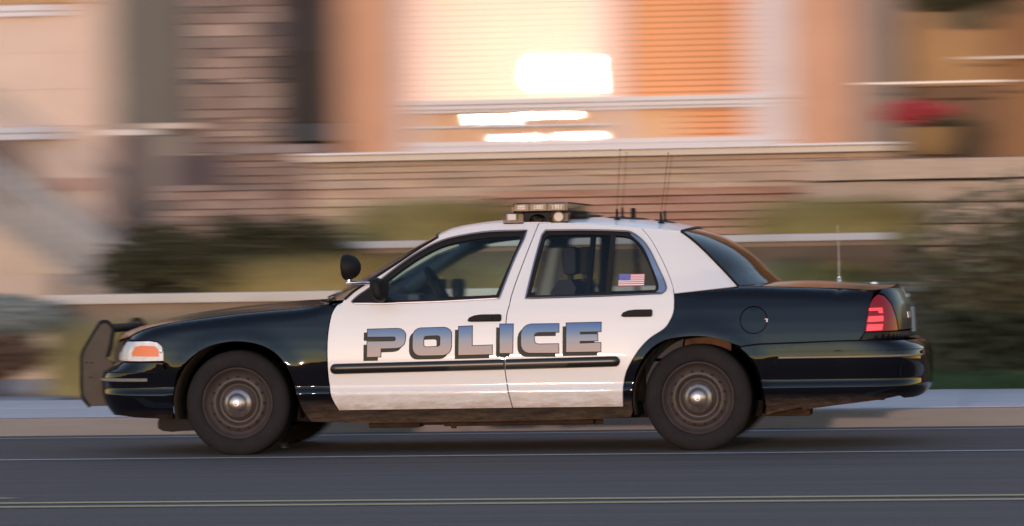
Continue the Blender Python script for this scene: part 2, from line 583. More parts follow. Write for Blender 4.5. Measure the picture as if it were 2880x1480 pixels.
def tab3(t, s):
    if s <= 0: return t[0][1], t[0][2]
    if s >= t[-1][0]: return t[-1][1], t[-1][2]
    lo, hi = 0, len(t) - 1
    while hi - lo > 1:
        m = (lo + hi) // 2
        if t[m][0] <= s: lo = m
        else: hi = m
    f = (s - t[lo][0]) / max(1e-9, t[hi][0] - t[lo][0])
    return t[lo][1] + f * (t[hi][1] - t[lo][1]), t[lo][2] + f * (t[hi][2] - t[lo][2])


X0F, X0R = -.42, 3.78
TF = corner_table(2.9, .50, .93)
TR = corner_table(3.6, .45, .93)
UF_END = X0F - TF[-1][0]
UR_END = X0R + TR[-1][0]


def flare(x, z):
    s = 0
    for cx in (0.0, 2.912):
        r = math.hypot(x - cx, z - .325)
        s += .011 * math.exp(-((r - .40) / .075)**2)
    return s


def half_w(x, z):
    return lerp(Wt, x) + lerp(PROF, z)


def lower_y(x, z, zt=None):
    zt = lerp(ZT, x) if zt is None else zt
    y = half_w(x, min(z, zt))
    s = lerp(SH, x)
    ry, rz = .085 * s, .085
    q = (z - (zt - rz)) / rz
    if q > 0:
        q = min(q, 1.0)
        y -= ry * (1 - math.sqrt(max(0, 1 - q * q)))
    return y + flare(x, z)


def gh_y(x, z):
    zb = lerp(ZB, x)
    yb = lower_y(x, min(zb, lerp(ZT, x)))
    t = max(0, (z - zb) / (1.43 - .95))
    y = yb - .245 * t - .07 * t**3
    if x < 1.3: y -= .05 * ((1.3 - x) / .65)**2
    if x > 2.3: y -= .085 * ((x - 2.3) / .87)**2 * min(1, t * 4 + .1)
    return y


def S(u, z, kind='up', off=0.0):
    """car side surface, right half (y positive): unrolled length u, height z"""
    if u < X0F:
        a, b = tab3(TF, X0F - u)
        xf = lerp(XF_BP if kind == 'bump' else XF_UP, z)
        x = X0F - (X0F - xf) * a
        zt = lerp(ZT, x)
        y = lower_y(max(x, -.5), z, zt + .0) * b if kind != 'bump' else (half_w(-.45, z) + flare(x, z) * max(0, 1 - a) + .006) * b
    elif u > X0R:
        a, b = tab3(TR, u - X0R)
        xr = lerp(XR_BP if kind == 'bump' else XR_UP, z)
        x = X0R + (xr - X0R) * a
        zt = .985 + (.02 * a)
        if kind == 'bump':
            y = (half_w(3.78, z) + .010) * b
        else:
            y = lower_y(X0R + .1 * a, z, zt) * b
    else:
        x = u
        if kind == 'bump':
            y = half_w(x, z) + flare(x, z) + .006
        elif z > lerp(ZB, x) and .62 < x < 3.2 and lerp(SH, x) < .999:
            y = gh_y(x, z)
        else:
            y = lower_y(x, z)
    return Vector((x, y, z))


def Sn(u, z, kind='up'):
    e = .003
    a = S(u + e, z, kind) - S(u - e, z, kind)
    b = S(u, z + e, kind) - S(u, z - e, kind)
    n = b.cross(a)
    if n.length < 1e-12: return Vector((0, 1, 0))
    n.normalize()
    c = S(u, z, kind)
    if n.dot(Vector((0 if X0F <= u <= X0R else (c.x - 1.7) * .5, max(c.y, .05), .3))) < 0: n = -n
    return n


def to_u(pts, Yt, kind='up'):
    """unroll points that were measured on the plane y = -Yt as seen 7.8 degrees off square"""
    o = []
    for x, z in pts:
        tgt = x - .1365 * Yt
        if X0F < x < X0R:
            u = x
            for _ in range(3):
                u = tgt + .1365 * S(min(max(u, X0F), X0R), z, kind).y
            if X0F < u < X0R:
                o.append((u, z)); continue
        lo, hi = (UF_END, X0F + .1) if x < 0 else (X0R - .1, UR_END)
        for _ in range(40):
            m = (lo + hi) / 2
            p = S(m, z, kind)
            if p.x - .1365 * p.y < tgt: lo = m
            else: hi = m
        o.append(((lo + hi) / 2, z))
    return o


def panel(name, loops, m, parent, kind='up', gap=.003, off=0.0, depth=.018, gx=.05, gy=.035, side=-1, step=.03, surf=None, nrm=None, rows=(.388, .424), label=None, objkind=None, flip=False):
    surf = surf or (lambda u, z: S(u, z, kind)); nrm = nrm or (lambda u, z: Sn(u, z, kind))
    lps = []
    for i, lp in enumerate(loops):
        lp = resample(lp, step)
        lp = inset(lp, gap if i == 0 else -gap)
        lps.append(lp)
    V, T, B = triangulate(lps, gx, gy, rows)
    P = []; N = []
    for a, b in V:
        n = nrm(a, b); p = surf(a, b) + n * off
        P.append(p); N.append(n)
    F = list(T)
    # orient
    verts = [Vector(p) for p in P]; norms = list(N)
    out = []
    for t in F:
        a, b, c = (verts[i] for i in t)
        out.append(t if (b - a).cross(c - a).dot(norms[t[0]]) > 0 else tuple(reversed(t)))
    F = out
    if depth > 0:
        for bl in B:
            n = len(bl)
            for i in range(n):
                a, b = bl[i], bl[(i + 1) % n]
                if a == b: continue
                pa, pb = verts[a], verts[b]
                qa, qb = pa - N[a] * depth, pb - N[b] * depth
                fn = (pb - pa).cross(qb - pa)
                if fn.length < 1e-12: continue
                fn.normalize()
                k = len(verts)
                verts += [pa, pb, qb, qa]; norms += [fn] * 4
                F.append((k, k + 1, k + 2, k + 3))
    if side < 0:
        verts = [Vector((p.x, -p.y, p.z)) for p in verts]; norms = [Vector((n.x, -n.y, n.z)) for n in norms]
        F = [tuple(reversed(f)) for f in F]
    return mk(name, verts, F, m, parent, normals=norms, label=label, kind=objkind)


# centre heights for hood and deck
HOODC = smooth_tab([(-.90, .752), (-.80, .800), (-.689, .834), (-.558, .864), (-.38, .897), (-.194, .923), (-.008, .942), (.186, .957), (.362, .966), (.60, .972)])
DECKC = smooth_tab([(3.1, 1.03), (3.37, 1.041), (3.51, 1.044), (3.69, 1.037), (3.87, 1.022), (4.05, 1.008), (4.10, 1.009), (4.16, 1.008)])


def T_top(x, y):
    ay = abs(y)
    if x < 2:
        zt = lerp(ZT, x); zc = lerp(HOODC, x); ye = S(x, zt).y if x > X0F else lower_y(-.42, zt, zt) - .3 * max(0, (X0F - x))
        q = min(1, ay / max(.2, ye))
        z = zt + (zc - zt) * (1 - q**2.3)
        z += .006 * math.exp(-((ay - .42) / .04)**2)       # hood crease
        return Vector((x, y, z))
    zt = lerp(ZT, min(x, 3.98)); zc = lerp(DECKC, x); ye = S(min(x, 3.7), zt).y
    q = min(1, ay / ye)
    return Vector((x, y, zt + (zc - zt) * (1 - q**2.6)))


def T_n(x, y):
    e = .004
    n = (T_top(x + e, y) - T_top(x - e, y)).cross(T_top(x, y + e) - T_top(x, y - e))
    n.normalize()
    return n if n.z > 0 else -n


def top_panel(name, loop, m, parent, **kw):
    loop = resample(loop, .03); loop = inset(loop, .003)
    V, T, B = triangulate([loop], .05, .05)
    P = [T_top(a, b) for a, b in V]; N = [T_n(a, b) for a, b in V]
    F = []
    for t in T:
        a, b, c = (P[i] for i in t)
        F.append(t if (b - a).cross(c - a).z > 0 else tuple(reversed(t)))
    bl = B[0]; n = len(bl)
    verts = list(P); norms = list(N)
    for i in range(n):
        a, b = bl[i], bl[(i + 1) % n]
        if a == b: continue
        pa, pb = P[a], P[b]; qa, qb = pa - Vector((0, 0, .02)), pb - Vector((0, 0, .02))
        fn = (pb - pa).cross(qb - pa)
        if fn.length < 1e-12: continue
        fn.normalize(); k = len(verts)
        verts += [pa, pb, qb, qa]; norms += [fn] * 4; F.append((k, k + 1, k + 2, k + 3))
    return mk(name, verts, F, m, parent, normals=norms, **kw)


# ------------------------------------------------------------------ traced outlines in metres (car frame)
arch_f = curve2([(-.412, .238), (-.401, .379), (-.38, .502), (-.348, .555), (-.275, .624), (-.193, .676), (-.103, .705), (.005, .717), (.112, .707), (.201, .679), (.272, .634), (.324, .572), (.367, .475), (.397, .37), (.431, .268)], 3)
arch_r = curve2([(2.508, .24), (2.512, .35), (2.53, .46), (2.57, .556), (2.625, .63), (2.69, .675), (2.762, .700), (2.892, .712), (3.005, .702), (3.11, .674), (3.19, .63), (3.25, .57), (3.29, .50), (3.315, .40), (3.333, .30), (3.335, .215)], 3)
seam_fd = curve2([(.678, .955), (.651, .936), (.624, .893), (.61, .84), (.599, .762), (.594, .674), (.595, .578), (.598, .49), (.607, .402), (.623, .341), (.656, .275)], 3)
seam_dd = curve2([(1.754, .971), (1.745, .918), (1.730, .856), (1.719, .686), (1.717, .547), (1.73, .423), (1.759, .279)], 3)
bseam = [(1.899, 1.433), (1.885, 1.389), (1.843, 1.259), (1.778, 1.058)]
apil = curve2([(.678, .960), (.698, .982), (.753, 1.028), (.879, 1.108), (1.023, 1.202), (1.15, 1.288), (1.259, 1.352), (1.349, 1.393), (1.484, 1.419), (1.671, 1.434), (1.899, 1.434)], 3)
gut_r = curve2([(1.899, 1.434), (2.171, 1.420), (2.392, 1.404), (2.552, 1.389)], 3)
gut_c = [(2.552, 1.389), (2.7, 1.372), (2.801, 1.362)]
cpil = curve2([(2.801, 1.362), (2.88, 1.303), (2.966, 1.223), (3.052, 1.134), (3.121, 1.063), (3.165, 1.017)], 3)
rseam = curve2([(2.552, 1.389), (2.616, 1.316), (2.684, 1.202), (2.739, 1.088), (2.770, 1.001), (2.777, .931), (2.773, .862), (2.747, .801), (2.712, .758), (2.632, .707), (2.57, .647), (2.521, .578), (2.481, .505), (2.462, .44), (2.455, .367), (2.453, .279)], 3)
wb = curve2([(2.775, .978), (2.95, .995), (3.165, 1.017)], 3)
fwin = curve2([(.735, .957), (.779, .995), (.833, 1.031), (.924, 1.098), (1.023, 1.176), (1.149, 1.262), (1.284, 1.33), (1.417, 1.362), (1.595, 1.384), (1.826, 1.386)], 3) + curve2([(1.812, 1.329), (1.756, 1.19), (1.680, .963)], 3) + [(1.328, .949), (.954, .941), (.76, .943)]
rwin = [(1.845, .960)] + curve2([(1.855, 1.014), (1.889, 1.189), (1.925, 1.355)], 3) + curve2([(1.945, 1.384), (2.191, 1.382), (2.411, 1.373), (2.489, 1.362), (2.560, 1.313), (2.612, 1.247), (2.667, 1.141), (2.714, 1.045), (2.722, 1.001), (2.695, .977)], 3) + [(2.36, .968)]
rglass = [(1.868, .980)] + curve2([(1.878, 1.02), (1.912, 1.189), (1.945, 1.340)], 3) + curve2([(1.965, 1.358), (2.191, 1.360), (2.411, 1.348), (2.488, 1.333), (2.532, 1.295), (2.572, 1.240), (2.623, 1.140), (2.655, 1.045), (2.656, 1.008), (2.63, .994)], 3) + [(2.36, .985)]
fglass = curve2([(.80, .972), (.86, 1.020), (.945, 1.080), (1.045, 1.155), (1.160, 1.232), (1.290, 1.298), (1.417, 1.330), (1.595, 1.351), (1.780, 1.356)], 3) + curve2([(1.790, 1.335), (1.735, 1.19), (1.658, .985)], 3) + [(1.328, .968), (.954, .960)]

CAR = thing('police_car', 'black and white police sedan with white doors driving past on the road', 'police car', (0, 0, 0))

fuel_c, fuel_r = (3.268, .806), .083
for side in (-1, 1):
    near = side < 0
    sfx = dict(side=side)
    # front fender
    hl_r = [(-.467, .600), (-.467, .661), (-.479, .696), (-.51, .722), (-.559, .731), (-.70, .733), (-.79, .728)]
    top = [(u, lerp(ZT, S(u, .7).x) - .001) for u in np.linspace(-.96, .640, 44)]
    fo = seam_fd[:-1] + [(.656, .275), (.431, .268)] + arch_f[::-1][1:]
    fo = [p for p in fo if not (p[0] < 0 and p[1] < .55)]
    fo += [(-.452, .556)] + to_u(hl_r, .90) + top
    panel('front_fender', [fo], M_['black'], CAR, rows=[.388, .424, .70, .78, .81, .84, .855, .87, .88, .89, .9, .91, .92, .93], gy=.03, **sfx)
    # rocker
    ro = [(.431, .268), (.656, .273), (2.453, .277), (2.508, .277), (2.508, .24), (2.49, .205), (2.3, .197), (1.9, .190), (1.3, .187), (.755, .187), (.47, .198)]
    panel('rocker_panel', [ro], M_['rocker'], CAR, off=-.010, gap=.002, **sfx)
    # doors
    fd = seam_fd[::-1] + apil + bseam[1:] + seam_dd
    fdoor = panel('front_door', [fd, fwin], M_['white'], CAR, rows=(.388, .424, .95), label='white front door with blue POLICE lettering' if near else None, **sfx)
    rd = seam_dd[::-1] + bseam[::-1] + gut_r[1:] + rseam[1:]
    rdoor = panel('rear_door', [rd, rwin], M_['white'], CAR, rows=(.388, .424, .95), label='white rear door with a small flag on its window' if near else None, **sfx)
    # white rear pillar panel and black quarter panel
    k = next(i for i, p in enumerate(rseam) if p[1] < .98)
    cp = rseam[:k] + wb + cpil[::-1][1:] + gut_c[::-1][1:-1]
    rp_s = lambda u, z: Vector((u, gh_y(u, max(z, lerp(ZB, u) + .001)), z))
    def rp_n(u, z):
        e = .004; z = max(z, lerp(ZB, u) + .008)
        n = (rp_s(u, z + e) - rp_s(u, z - e)).cross(rp_s(u + e, z) - rp_s(u - e, z)); n.normalize()
        return n if n.y > 0 else -n
    panel('rear_pillar', [cp], M_['white'], CAR, gap=.001, surf=rp_s, nrm=rp_n, **sfx)
    qt = [(u, (lerp(ZT, u) if u < 3.9 else (.982 if u < 3.95 else .975)) - .001) for u in np.linspace(3.165, 3.99, 24)]
    tail_l = to_u([(3.977, .905), (3.963, .862), (3.949, .801), (3.935, .722)], .80)
    qo = rseam[k:] + [(2.508, .277)] + [p for p in arch_r if p[1] > .29 and p[0] < 3.15] + [(3.19, .645), (3.30, .659), (3.556, .665)]
    qo += to_u([(3.70, .669), (3.905, .6735)], .85) + tail_l[::-1] + to_u([(3.990, .93), (4.005, .955)], .80) + qt[::-1] + wb[::-1]
    fc = [(fuel_c[0] + fuel_r * math.cos(a), fuel_c[1] + fuel_r * math.sin(a)) for a in np.linspace(0, 2 * math.pi, 40)[:-1]]
    q = panel('quarter_panel', [qo] + ([fc] if near else []), M_['black'], CAR, rows=[.388, .424, .69, .72, .9, .92, .935, .945, .955, .965, .975, .985, .995, 1.005], gy=.03, **sfx)
    if near:
        panel('fuel_door', [fc], M_['black'], CAR, off=-.002, gap=.0025, **sfx)
        fh = MB(); p0 = S(3.345, .803); fh.lathe([(0, .004), (.012, .003), (.014, -.004)], (p0.x, -p0.y, p0.z), n=14)
        fh.build('fuel_door_pull', M_['trimchrome'], CAR, smooth=True)
    # bumpers
    bo = [p for p in arch_f if p[0] < 0 and p[1] < .553] + [(-.352, .553), (-.455, .553), (-.470, .590)]
    bo += to_u([(-.60, .592)], .9, 'bump') + [(u, .592) for u in np.linspace(-.85, UF_END, 10)] + [(u, .25) for u in np.linspace(UF_END, -.85, 10)]
    bo += to_u([(-.72, .247), (-.667, .240), (-.46, .231)], .90, 'bump')
    panel('front_bumper', [bo], M_['black_clean'], CAR, kind='bump', gy=.03, **sfx)
    bo = [p for p in arch_r if p[0] > 3.1 and .21 < p[1] < .64][::-1]
    bo = bo + [(3.19, .643)] + [(3.30, .655), (3.556, .661), (3.78, .668)] + [(u, .668) for u in np.linspace(3.9, UR_END, 14)]
    bo += [(u, .305) for u in np.linspace(UR_END, 4.35, 10)] + to_u([(4.184, .305), (4.15, .322), (4.02, .300), (3.822, .277), (3.60, .250), (3.554, .241), (3.546, .257), (3.425, .239)], .85, 'bump')
    panel('rear_bumper', [bo], M_['black'], CAR, kind='bump', gy=.03, rows=(.388, .424, .655, .64, .62), **sfx)
    # bumper mouldings: a dark groove and a worn grey rub strip, front and rear
    def strip(nm, u0, u1, z0, z1, m, proud, n=28):
        b = MB(); P = []
        for i in range(n + 1):
            u = u0 + (u1 - u0) * i / n
            for zz, pr in ((z0, 0), (z0 + .004, proud), (z1 - .004, proud), (z1, 0)):
                p = S(u, zz, 'bump') + Sn(u, zz, 'bump') * (pr + .0005); P.append((p.x, side * p.y, p.z))
        F = [(4 * i + j, 4 * i + j + 1, 4 * i + 5 + j, 4 * i + 4 + j) for i in range(n) for j in range(3)] + [(0, 1, 2, 3), (4 * n + 3, 4 * n + 2, 4 * n + 1, 4 * n)]
        b.add(P, F); return b.build(nm, m, CAR)
    strip('bumper_groove', UF_END, -.50, .528, .534, M_['trim'], -.003)
    strip('rub_strip', UF_END, -.55, .470, .492, M_['greytrim'], .006)
    strip('bumper_groove', 3.40, X0R + .62, .606, .612, M_['trim'], -.003)
    strip('rub_strip', 3.42, X0R + .58, .565, .580, M_['greytrim'], .007)
    # headlight
    ho = to_u([(-.726, .731), (-.559, .731), (-.51, .722), (-.479, .696), (-.467, .661), (-.467, .599), (-.62, .597), (-.795, .596), (-.768, .665), (-.75, .7)], .90)
    hb = panel('headlight', [ho], M_['lampsilver'], CAR, off=-.008, depth=.03, gap=.004, gx=.03, gy=.02, **sfx)
    lensm = panel('lens', [ho], M_['headlens'], hb, off=.001, depth=0, gap=.006, gx=.03, gy=.03, **sfx)
    am_ = [q[0] for q in to_u([(-.687, .655), (-.501, .628)], .88)]
    rb = MB()
    for u in np.arange(min(p[0] for p in ho) + .03, -.48, .019):
        zz = [z for z in np.linspace(.60, .73, 28) if inside((u, z), inset(ho, .010)) and not (am_ and am_[0] - .012 < u < am_[1] + .012 and z > .622)]
        if len(zz) > 3:
            a, b2 = zz[0], zz[-1]
            pts = []
            for z in (a, (a + b2) / 2, b2):
                n = Sn(u, z); p = S(u, z) - n * .0085; pts.append((p.x, side * p.y, p.z))
            rb.tube(pts, .0048, 6)
    o = rb.build('lens_ribs', M_['white_pl'], hb, smooth=True, kind='stuff')
    am = to_u([(-.686, .632), (-.687, .655), (-.664, .690), (-.619, .700), (-.528, .695), (-.506, .674), (-.501, .628)], .88)
    panel('side_marker', [am], M_['amber'], hb, off=-.006, depth=.008, gap=0, gx=.02, gy=.02, label='orange side marker', **sfx)
    scw = MB(); p0 = S(to_u([(-.485, .662)], .9)[0][0], .662); scw.lathe([(0, -.006), (.010, -.004), (.012, .004)], (p0.x, side * p0.y - .002, p0.z), n=12)
    scw.build('lens_screw', M_['chrome_rough'], hb, smooth=True)
    # grille side, behind the push bumper
    panel('front_fascia', [[(u, .600) for u in np.linspace(ho[7][0] - .01, UF_END, 8)] + [(u, .742) for u in np.linspace(UF_END, ho[9][0] - .01, 8)]], M_['black'], CAR, off=-.01, **sfx)
    # tail light
    to = to_u([(4.000, .935), (4.029, .955), (4.072, .942), (4.114, .894), (4.147, .798), (4.159, .725), (4.05, .7235), (3.935, .722), (3.949, .801), (3.963, .862), (3.977, .905)], .80)
    tl = panel('tail_light', [to], M_['red'], CAR, off=-.001, depth=.02, gx=.02, gy=.02, **sfx)
    for i, (a, b, c, d) in enumerate([(3.955, .800, 4.052, .835), (3.945, .772, 4.056, .8), (3.940, .730, 4.046, .765)]):
        if i == 0:
            pl = [(3.966, .868), (4.052, .870), (4.055, .834), (4.028, .836), (4.022, .852), (3.966, .850)]
        elif i == 1:
            pl = [(3.962, .818), (4.057, .820), (4.055, .786), (3.952, .783)]
        else:
            pl = [(3.952, .768), (4.052, .769), (4.046, .731), (3.944, .729)]
        panel('lit_segment', [to_u(pl, .80)], M_['redlit'], tl, off=.0012, depth=0, gap=0, gx=.02, gy=.02, step=.015, **sfx)
    # trunk face: below light and behind
    te = [(u, .7215) for u in np.linspace(to[7][0], UR_END, 12)] + [(u, .672) for u in np.linspace(UR_END, to_u([(3.91, .674)], .85)[0][0], 12)]
    panel('rear_lower_fascia', [te], M_['satin'], CAR, off=0, gx=.05, gy=.012, rows=(.685,), step=.015, **sfx)
    u_in = to[5][0]
    tf = [(u_in + .004, .727)] + [(u, z) for u, z in ((to[4][0] + .004, .798), (to[3][0] + .004, .894), (to[2][0] + .004, .945), (to[1][0] + .01, .962))]
    tf += [(u, .990) for u in np.linspace(to[1][0] + .06, UR_END, 8)] + [(UR_END, .727)]
    panel('trunk_face', [tf], M_['satin'], CAR, off=0, gx=.06, gy=.02, step=.02, **sfx)

    # greenhouse details
    def loft_line(pts, off):
        o = []
        for u, z in pts:
            n = Sn(u, z); p = S(u, z) + n * off; o.append((p.x, side * p.y, p.z))
        return o
    ff = panel('window_frame', [fwin, fglass], M_['trim'], fdoor, off=-.006, depth=.02, gap=-.001, gx=.3, gy=.3, **sfx)
    panel('window_glass', [fglass], M_['glass'], fdoor, off=-.012, depth=0, gap=-.004, gx=.1, gy=.08, **sfx)
    panel('window_frame', [rwin, rglass], M_['trim'], rdoor, off=-.006, depth=.02, gap=-.001, gx=.3, gy=.3, **sfx)
    panel('window_glass', [rglass], M_['glass_dark'] if near else M_['glass'], rdoor, off=-.012, depth=0, gap=-.004, gx=.1, gy=.08, **sfx)
    vs = [(1.0 * a, b) for a, b in ((2.392, 1.352), (2.362, 1.352), (2.345, .983), (2.377, .983))]
    panel('window_divider', [vs], M_['trim'], rdoor, off=-.004, depth=.014, gap=0, gx=.2, gy=.1, **sfx)
    MB().tube(loft_line(resample(fwin, .03), .002), .0055, 6, closed=True).build('chrome_trim', M_['trimchrome'], fdoor, smooth=True)
    MB().tube(loft_line(resample(rwin, .03), .002), .0055, 6, closed=True).build('chrome_trim', M_['trimchrome'], rdoor, smooth=True)
    # broad bright trim at the rear edge of the rear window
    bt_o = curve2([(2.489, 1.358), (2.560, 1.309), (2.610, 1.245), (2.664, 1.141), (2.711, 1.045), (2.718, 1.002), (2.693, .983)], 3)
    bt_i = curve2([(2.660, .990), (2.675, 1.003), (2.672, 1.045), (2.632, 1.141), (2.585, 1.243), (2.542, 1.300), (2.485, 1.350)], 3)
    panel('bright_trim', [bt_o + bt_i], M_['chrome_rough'], rdoor, off=.0, depth=.01, gap=0, gx=.03, gy=.03, **sfx)
    # drip line along the door tops
    MB().tube(loft_line([(a, b) for a, b in resample(apil[6:], .04, False)] + resample(gut_r, .04, False) + resample(gut_c, .04, False), .001), .004, 6).build('roof_drip_rail', M_['white'], CAR, smooth=True)
    # body side moulding, in two lengths, one per door
    def moulding(x0, x1, pr, r0, r1):
        b = MB(); P = []; n = 36
        prof = [(-.033, 0), (-.032, .012), (-.024, .021), (0, .025), (.020, .022), (.031, .013), (.033, 0)]
        us = sorted(set(list(np.linspace(x0, x1, 30)) + [x0 + .034 * t for t in (.04, .1, .2, .35, .55, .8)] + [x1 - .034 * t for t in (.04, .1, .2, .35, .55, .8)])); n = len(us) - 1
        for i in range(n + 1):
            u = us[i]
            zc = .5375 + (u - .63) * .0143
            e = 1.0
            if r0 and u - x0 < .034: e = math.sqrt(max(0.02, 1 - ((.034 - (u - x0)) / .034)**2))
            if r1 and x1 - u < .034: e = math.sqrt(max(0.02, 1 - ((.034 - (x1 - u)) / .034)**2))
            for dz, pp in prof:
                z = zc + dz * e; s_ = S(u, z); P.append((s_.x, side * (s_.y + pp * e), z))
        k = len(prof)
        xs_ = [p for p in P]
        F = [(k * i + j, k * i + j + 1, k * i + k + 1 + j, k * i + k + j) for i in range(n) for j in range(k - 1)] + [tuple(range(k)), tuple(n * k + j for j in range(k))[::-1]]
        b.add(P, F); return b.build('side_moulding', M_['moulding'], pr, smooth=True)
    moulding(.612, 1.712, fdoor, True, False)
    moulding(1.725, 2.440, rdoor, False, True)
    # handles
    for x0, x1, zc, pr in ((1.484, 1.697, .842, fdoor), (2.446, 2.641, .858, rdoor)):
        yc = S((x0 + x1) / 2, zc).y
        shp = [(x0, zc - .012), (x0 + .012, zc + .006), (x0 + .045, zc + .019), (x0 + .085, zc + .024), (x1 - .008, zc + .024), (x1, zc + .016), (x1, zc - .014), (x1 - .01, zc - .022), (x0 + .02, zc - .022), (x0 + .004, zc - .018)]
        hm = MB().prism(shp, side * (yc + .010), side * (yc - .02)).build('door_handle', M_['plastic'], pr)
        shp2 = [(x0 + .025, zc - .014), (x0 + .045, zc + .006), (x0 + .085, zc + .012), (x1 - .055, zc + .012), (x1 - .055, zc - .014)]
        MB().prism(shp2, side * (yc + .019), side * (yc + .009)).build('handle_grip', M_['plastic'], hm)
        if x0 < 2:
            MB().lathe([(0, .003), (.009, .002), (.011, -.004)], (x1 - .02, side * (yc + .010), zc + .002), n=12).build('key_lock', M_['chrome_rough'], hm, smooth=True)
    # outside mirror: shell pulled from a rounded box
    bm = bmesh.new(); bmesh.ops.create_icosphere(bm, subdivisions=4, radius=1)
    cx, cy, cz = .945, 1.03, 1.030
    for q in bm.verts:
        c = q.co
        sx = math.copysign(abs(c.x)**.7, c.x); sy = math.copysign(abs(c.y)**.62, c.y); sz = math.copysign(abs(c.z)**.62, c.z)
        fx = .052 * sx if c.x < 0 else .030 * sx
        tap = 1 - .12 * max(0, -sy)
        q.co = Vector((cx + fx - .015 * sz, side * (cy + .105 * sy), cz + .075 * sz * tap))
    me_v = [tuple(q.co) for q in bm.verts]; me_f = [[q.index for q in f.verts] for f in bm.faces]; bm.free()
    MBm = MB().add(me_v, me_f)
    MBm.tube([(.93, side * .86, .975), (.935, side * .92, .975), (.94, side * .97, .985)], [.035, .030, .035], 10)
    mir = MBm.build('side_mirror', M_['plastic'], fdoor, smooth=True)
    ap = [(.745, .958), (.80, 1.0), (.90, 1.072), (.955, 1.112), (.965, 1.1), (.965, .952), (.80, .948)]
    panel('mirror_patch', [ap], M_['trim'], fdoor, off=-.001, depth=.012, gap=0, gx=.2, gy=.2, **sfx)

# inner shells so that gaps between the panels read dark
def inner(u, z, kind='up'):
    return S(u, z, kind)
for side in (-1, 1):
    arf = [(x, z) for x, z in arch_f]; arr = [(x, z) for x, z in arch_r]
    lo = [(UF_END + .02, .30), (-.45, .26)] + [(x * 1.02 - .0, z + .012) for x, z in arf if z > .3] + [(.47, .24), (2.47, .24)] + [(2.912 + (x - 2.912) * 1.02, z + .012) for x, z in arr if z > .27] + [(3.42, .27), (4.3, .33), (UR_END - .02, .33), (UR_END - .02, .93), (3.95, .93), (3.4, .93), (2.9, .93), (.55, .90), (.2, .87), (-.3, .80), (-.6, .72), (-.80, .68), (UF_END + .02, .68)]
    panel('inner_shell', [lo], M_['under'], CAR, off=-.05, depth=0, gap=0, side=side, gx=.1, gy=.08, step=.06, rows=())

# roof, windscreen, rear glass as lofts between a side edge and a centre line
def cl(pts, n=40):
    P = curve2(pts, 8)
    L = [0]
    for a, b in zip(P, P[1:]): L.append(L[-1] + math.dist(a, b))
    o = []
    for i in range(n + 1):
        s = L[-1] * i / n
        j = max(k for k in range(len(L)) if L[k] <= s + 1e-9); j = min(j, len(P) - 2)
        t = (s - L[j]) / max(1e-9, L[j + 1] - L[j])
        o.append(tuple(P[j][c] + (P[j + 1][c] - P[j][c]) * t for c in range(2)))
    return o


def loft(name, edge, centre, m, parent, p=2.3, nu=40, nv=44, px=None, inset_y=.0, thick=0):
    E_ = cl(edge, nu); Cn = cl(centre, nu)
    V = []; px = px or p
    for (ex, ez), (cx, cz) in zip(E_, Cn):
        ye = gh_y(ex, ez) - inset_y
        for j in range(nv + 1):
            v_ = -1 + 2 * j / nv
            v_ = math.copysign(abs(v_)**.9, v_)
            w = 1 - abs(v_)**p; wx = 1 - abs(v_)**px
            V.append((ex + (cx - ex) * wx, ye * v_, ez + (cz - ez) * w))
    F = [(i * (nv + 1) + j, i * (nv + 1) + j + 1, (i + 1) * (nv + 1) + j + 1, (i + 1) * (nv + 1) + j) for i in range(nu) for j in range(nv)]
    b = MB().add(V, F)
    return b.build(name, m, parent, smooth=True)


roof_edge = [(1.262, 1.353), (1.349, 1.393), (1.484, 1.419), (1.671, 1.434), (1.899, 1.434), (2.171, 1.420), (2.392, 1.404), (2.57, 1.387), (2.7, 1.372), (2.801, 1.362)]
roof_c = [(1.200, 1.378), (1.300, 1.418), (1.42, 1.440), (1.6, 1.459), (1.87, 1.470), (2.137, 1.469), (2.336, 1.464), (2.516, 1.452), (2.651, 1.434), (2.767, 1.412), (2.857, 1.386)]
roof = loft('roof', roof_edge, roof_c, M_['white'], CAR, p=2.6)
ws_e = [(.690, .968), (.753, 1.024), (.879, 1.104), (1.023, 1.198), (1.15, 1.284), (1.262, 1.353)]
ws_c = [(.440, .955), (.60, 1.05), (.76, 1.14), (.92, 1.23), (1.07, 1.312), (1.200, 1.378)]
loft('windscreen', ws_e, ws_c, M_['glass_dark'], CAR, p=2.2)
rg_e = [(2.801, 1.362), (2.88, 1.303), (2.966, 1.223), (3.052, 1.134), (3.121, 1.063), (3.165, 1.017)]
rg_c = [(2.857, 1.386), (2.963, 1.350), (3.06, 1.303), (3.149, 1.248), (3.236, 1.176), (3.306, 1.104), (3.385, 1.040)]
loft('rear_window', rg_e, rg_c, M_['glass_dark'], CAR, p=2.4)
for nm, e_, c_, sgn in (('windscreen_surround', ws_e, ws_c, 1), ('rear_window_surround', rg_e, rg_c, 1)):
    b = MB()
    for sd_ in (-1, 1):
        P = [(x, sd_ * (gh_y(x, z) + .002), z + .002) for x, z in cl(e_, 24)]
        b.tube(P, .009, 6)
    for (ex, ez), (cx, cz) in ((e_[-1] if nm[0] == 'w' else e_[0], c_[-1] if nm[0] == 'w' else c_[0]),):
        P = []
        for j in range(25):
            v_ = -1 + 2 * j / 24; w = 1 - abs(v_)**2.3
            P.append((ex + (cx - ex) * w, gh_y(ex, ez) * v_, ez + (cz - ez) * w + .002))
        b.tube(P, .009, 6)
    b.build(nm, M_['trim'], CAR, smooth=True)
# inner ledge under the rear glass and the dark ceramic border
sh = MB(); sh.box((2.62, -.66, .93), (3.30, .66, .965)); sh.build('parcel_shelf', M_['inter'], CAR)

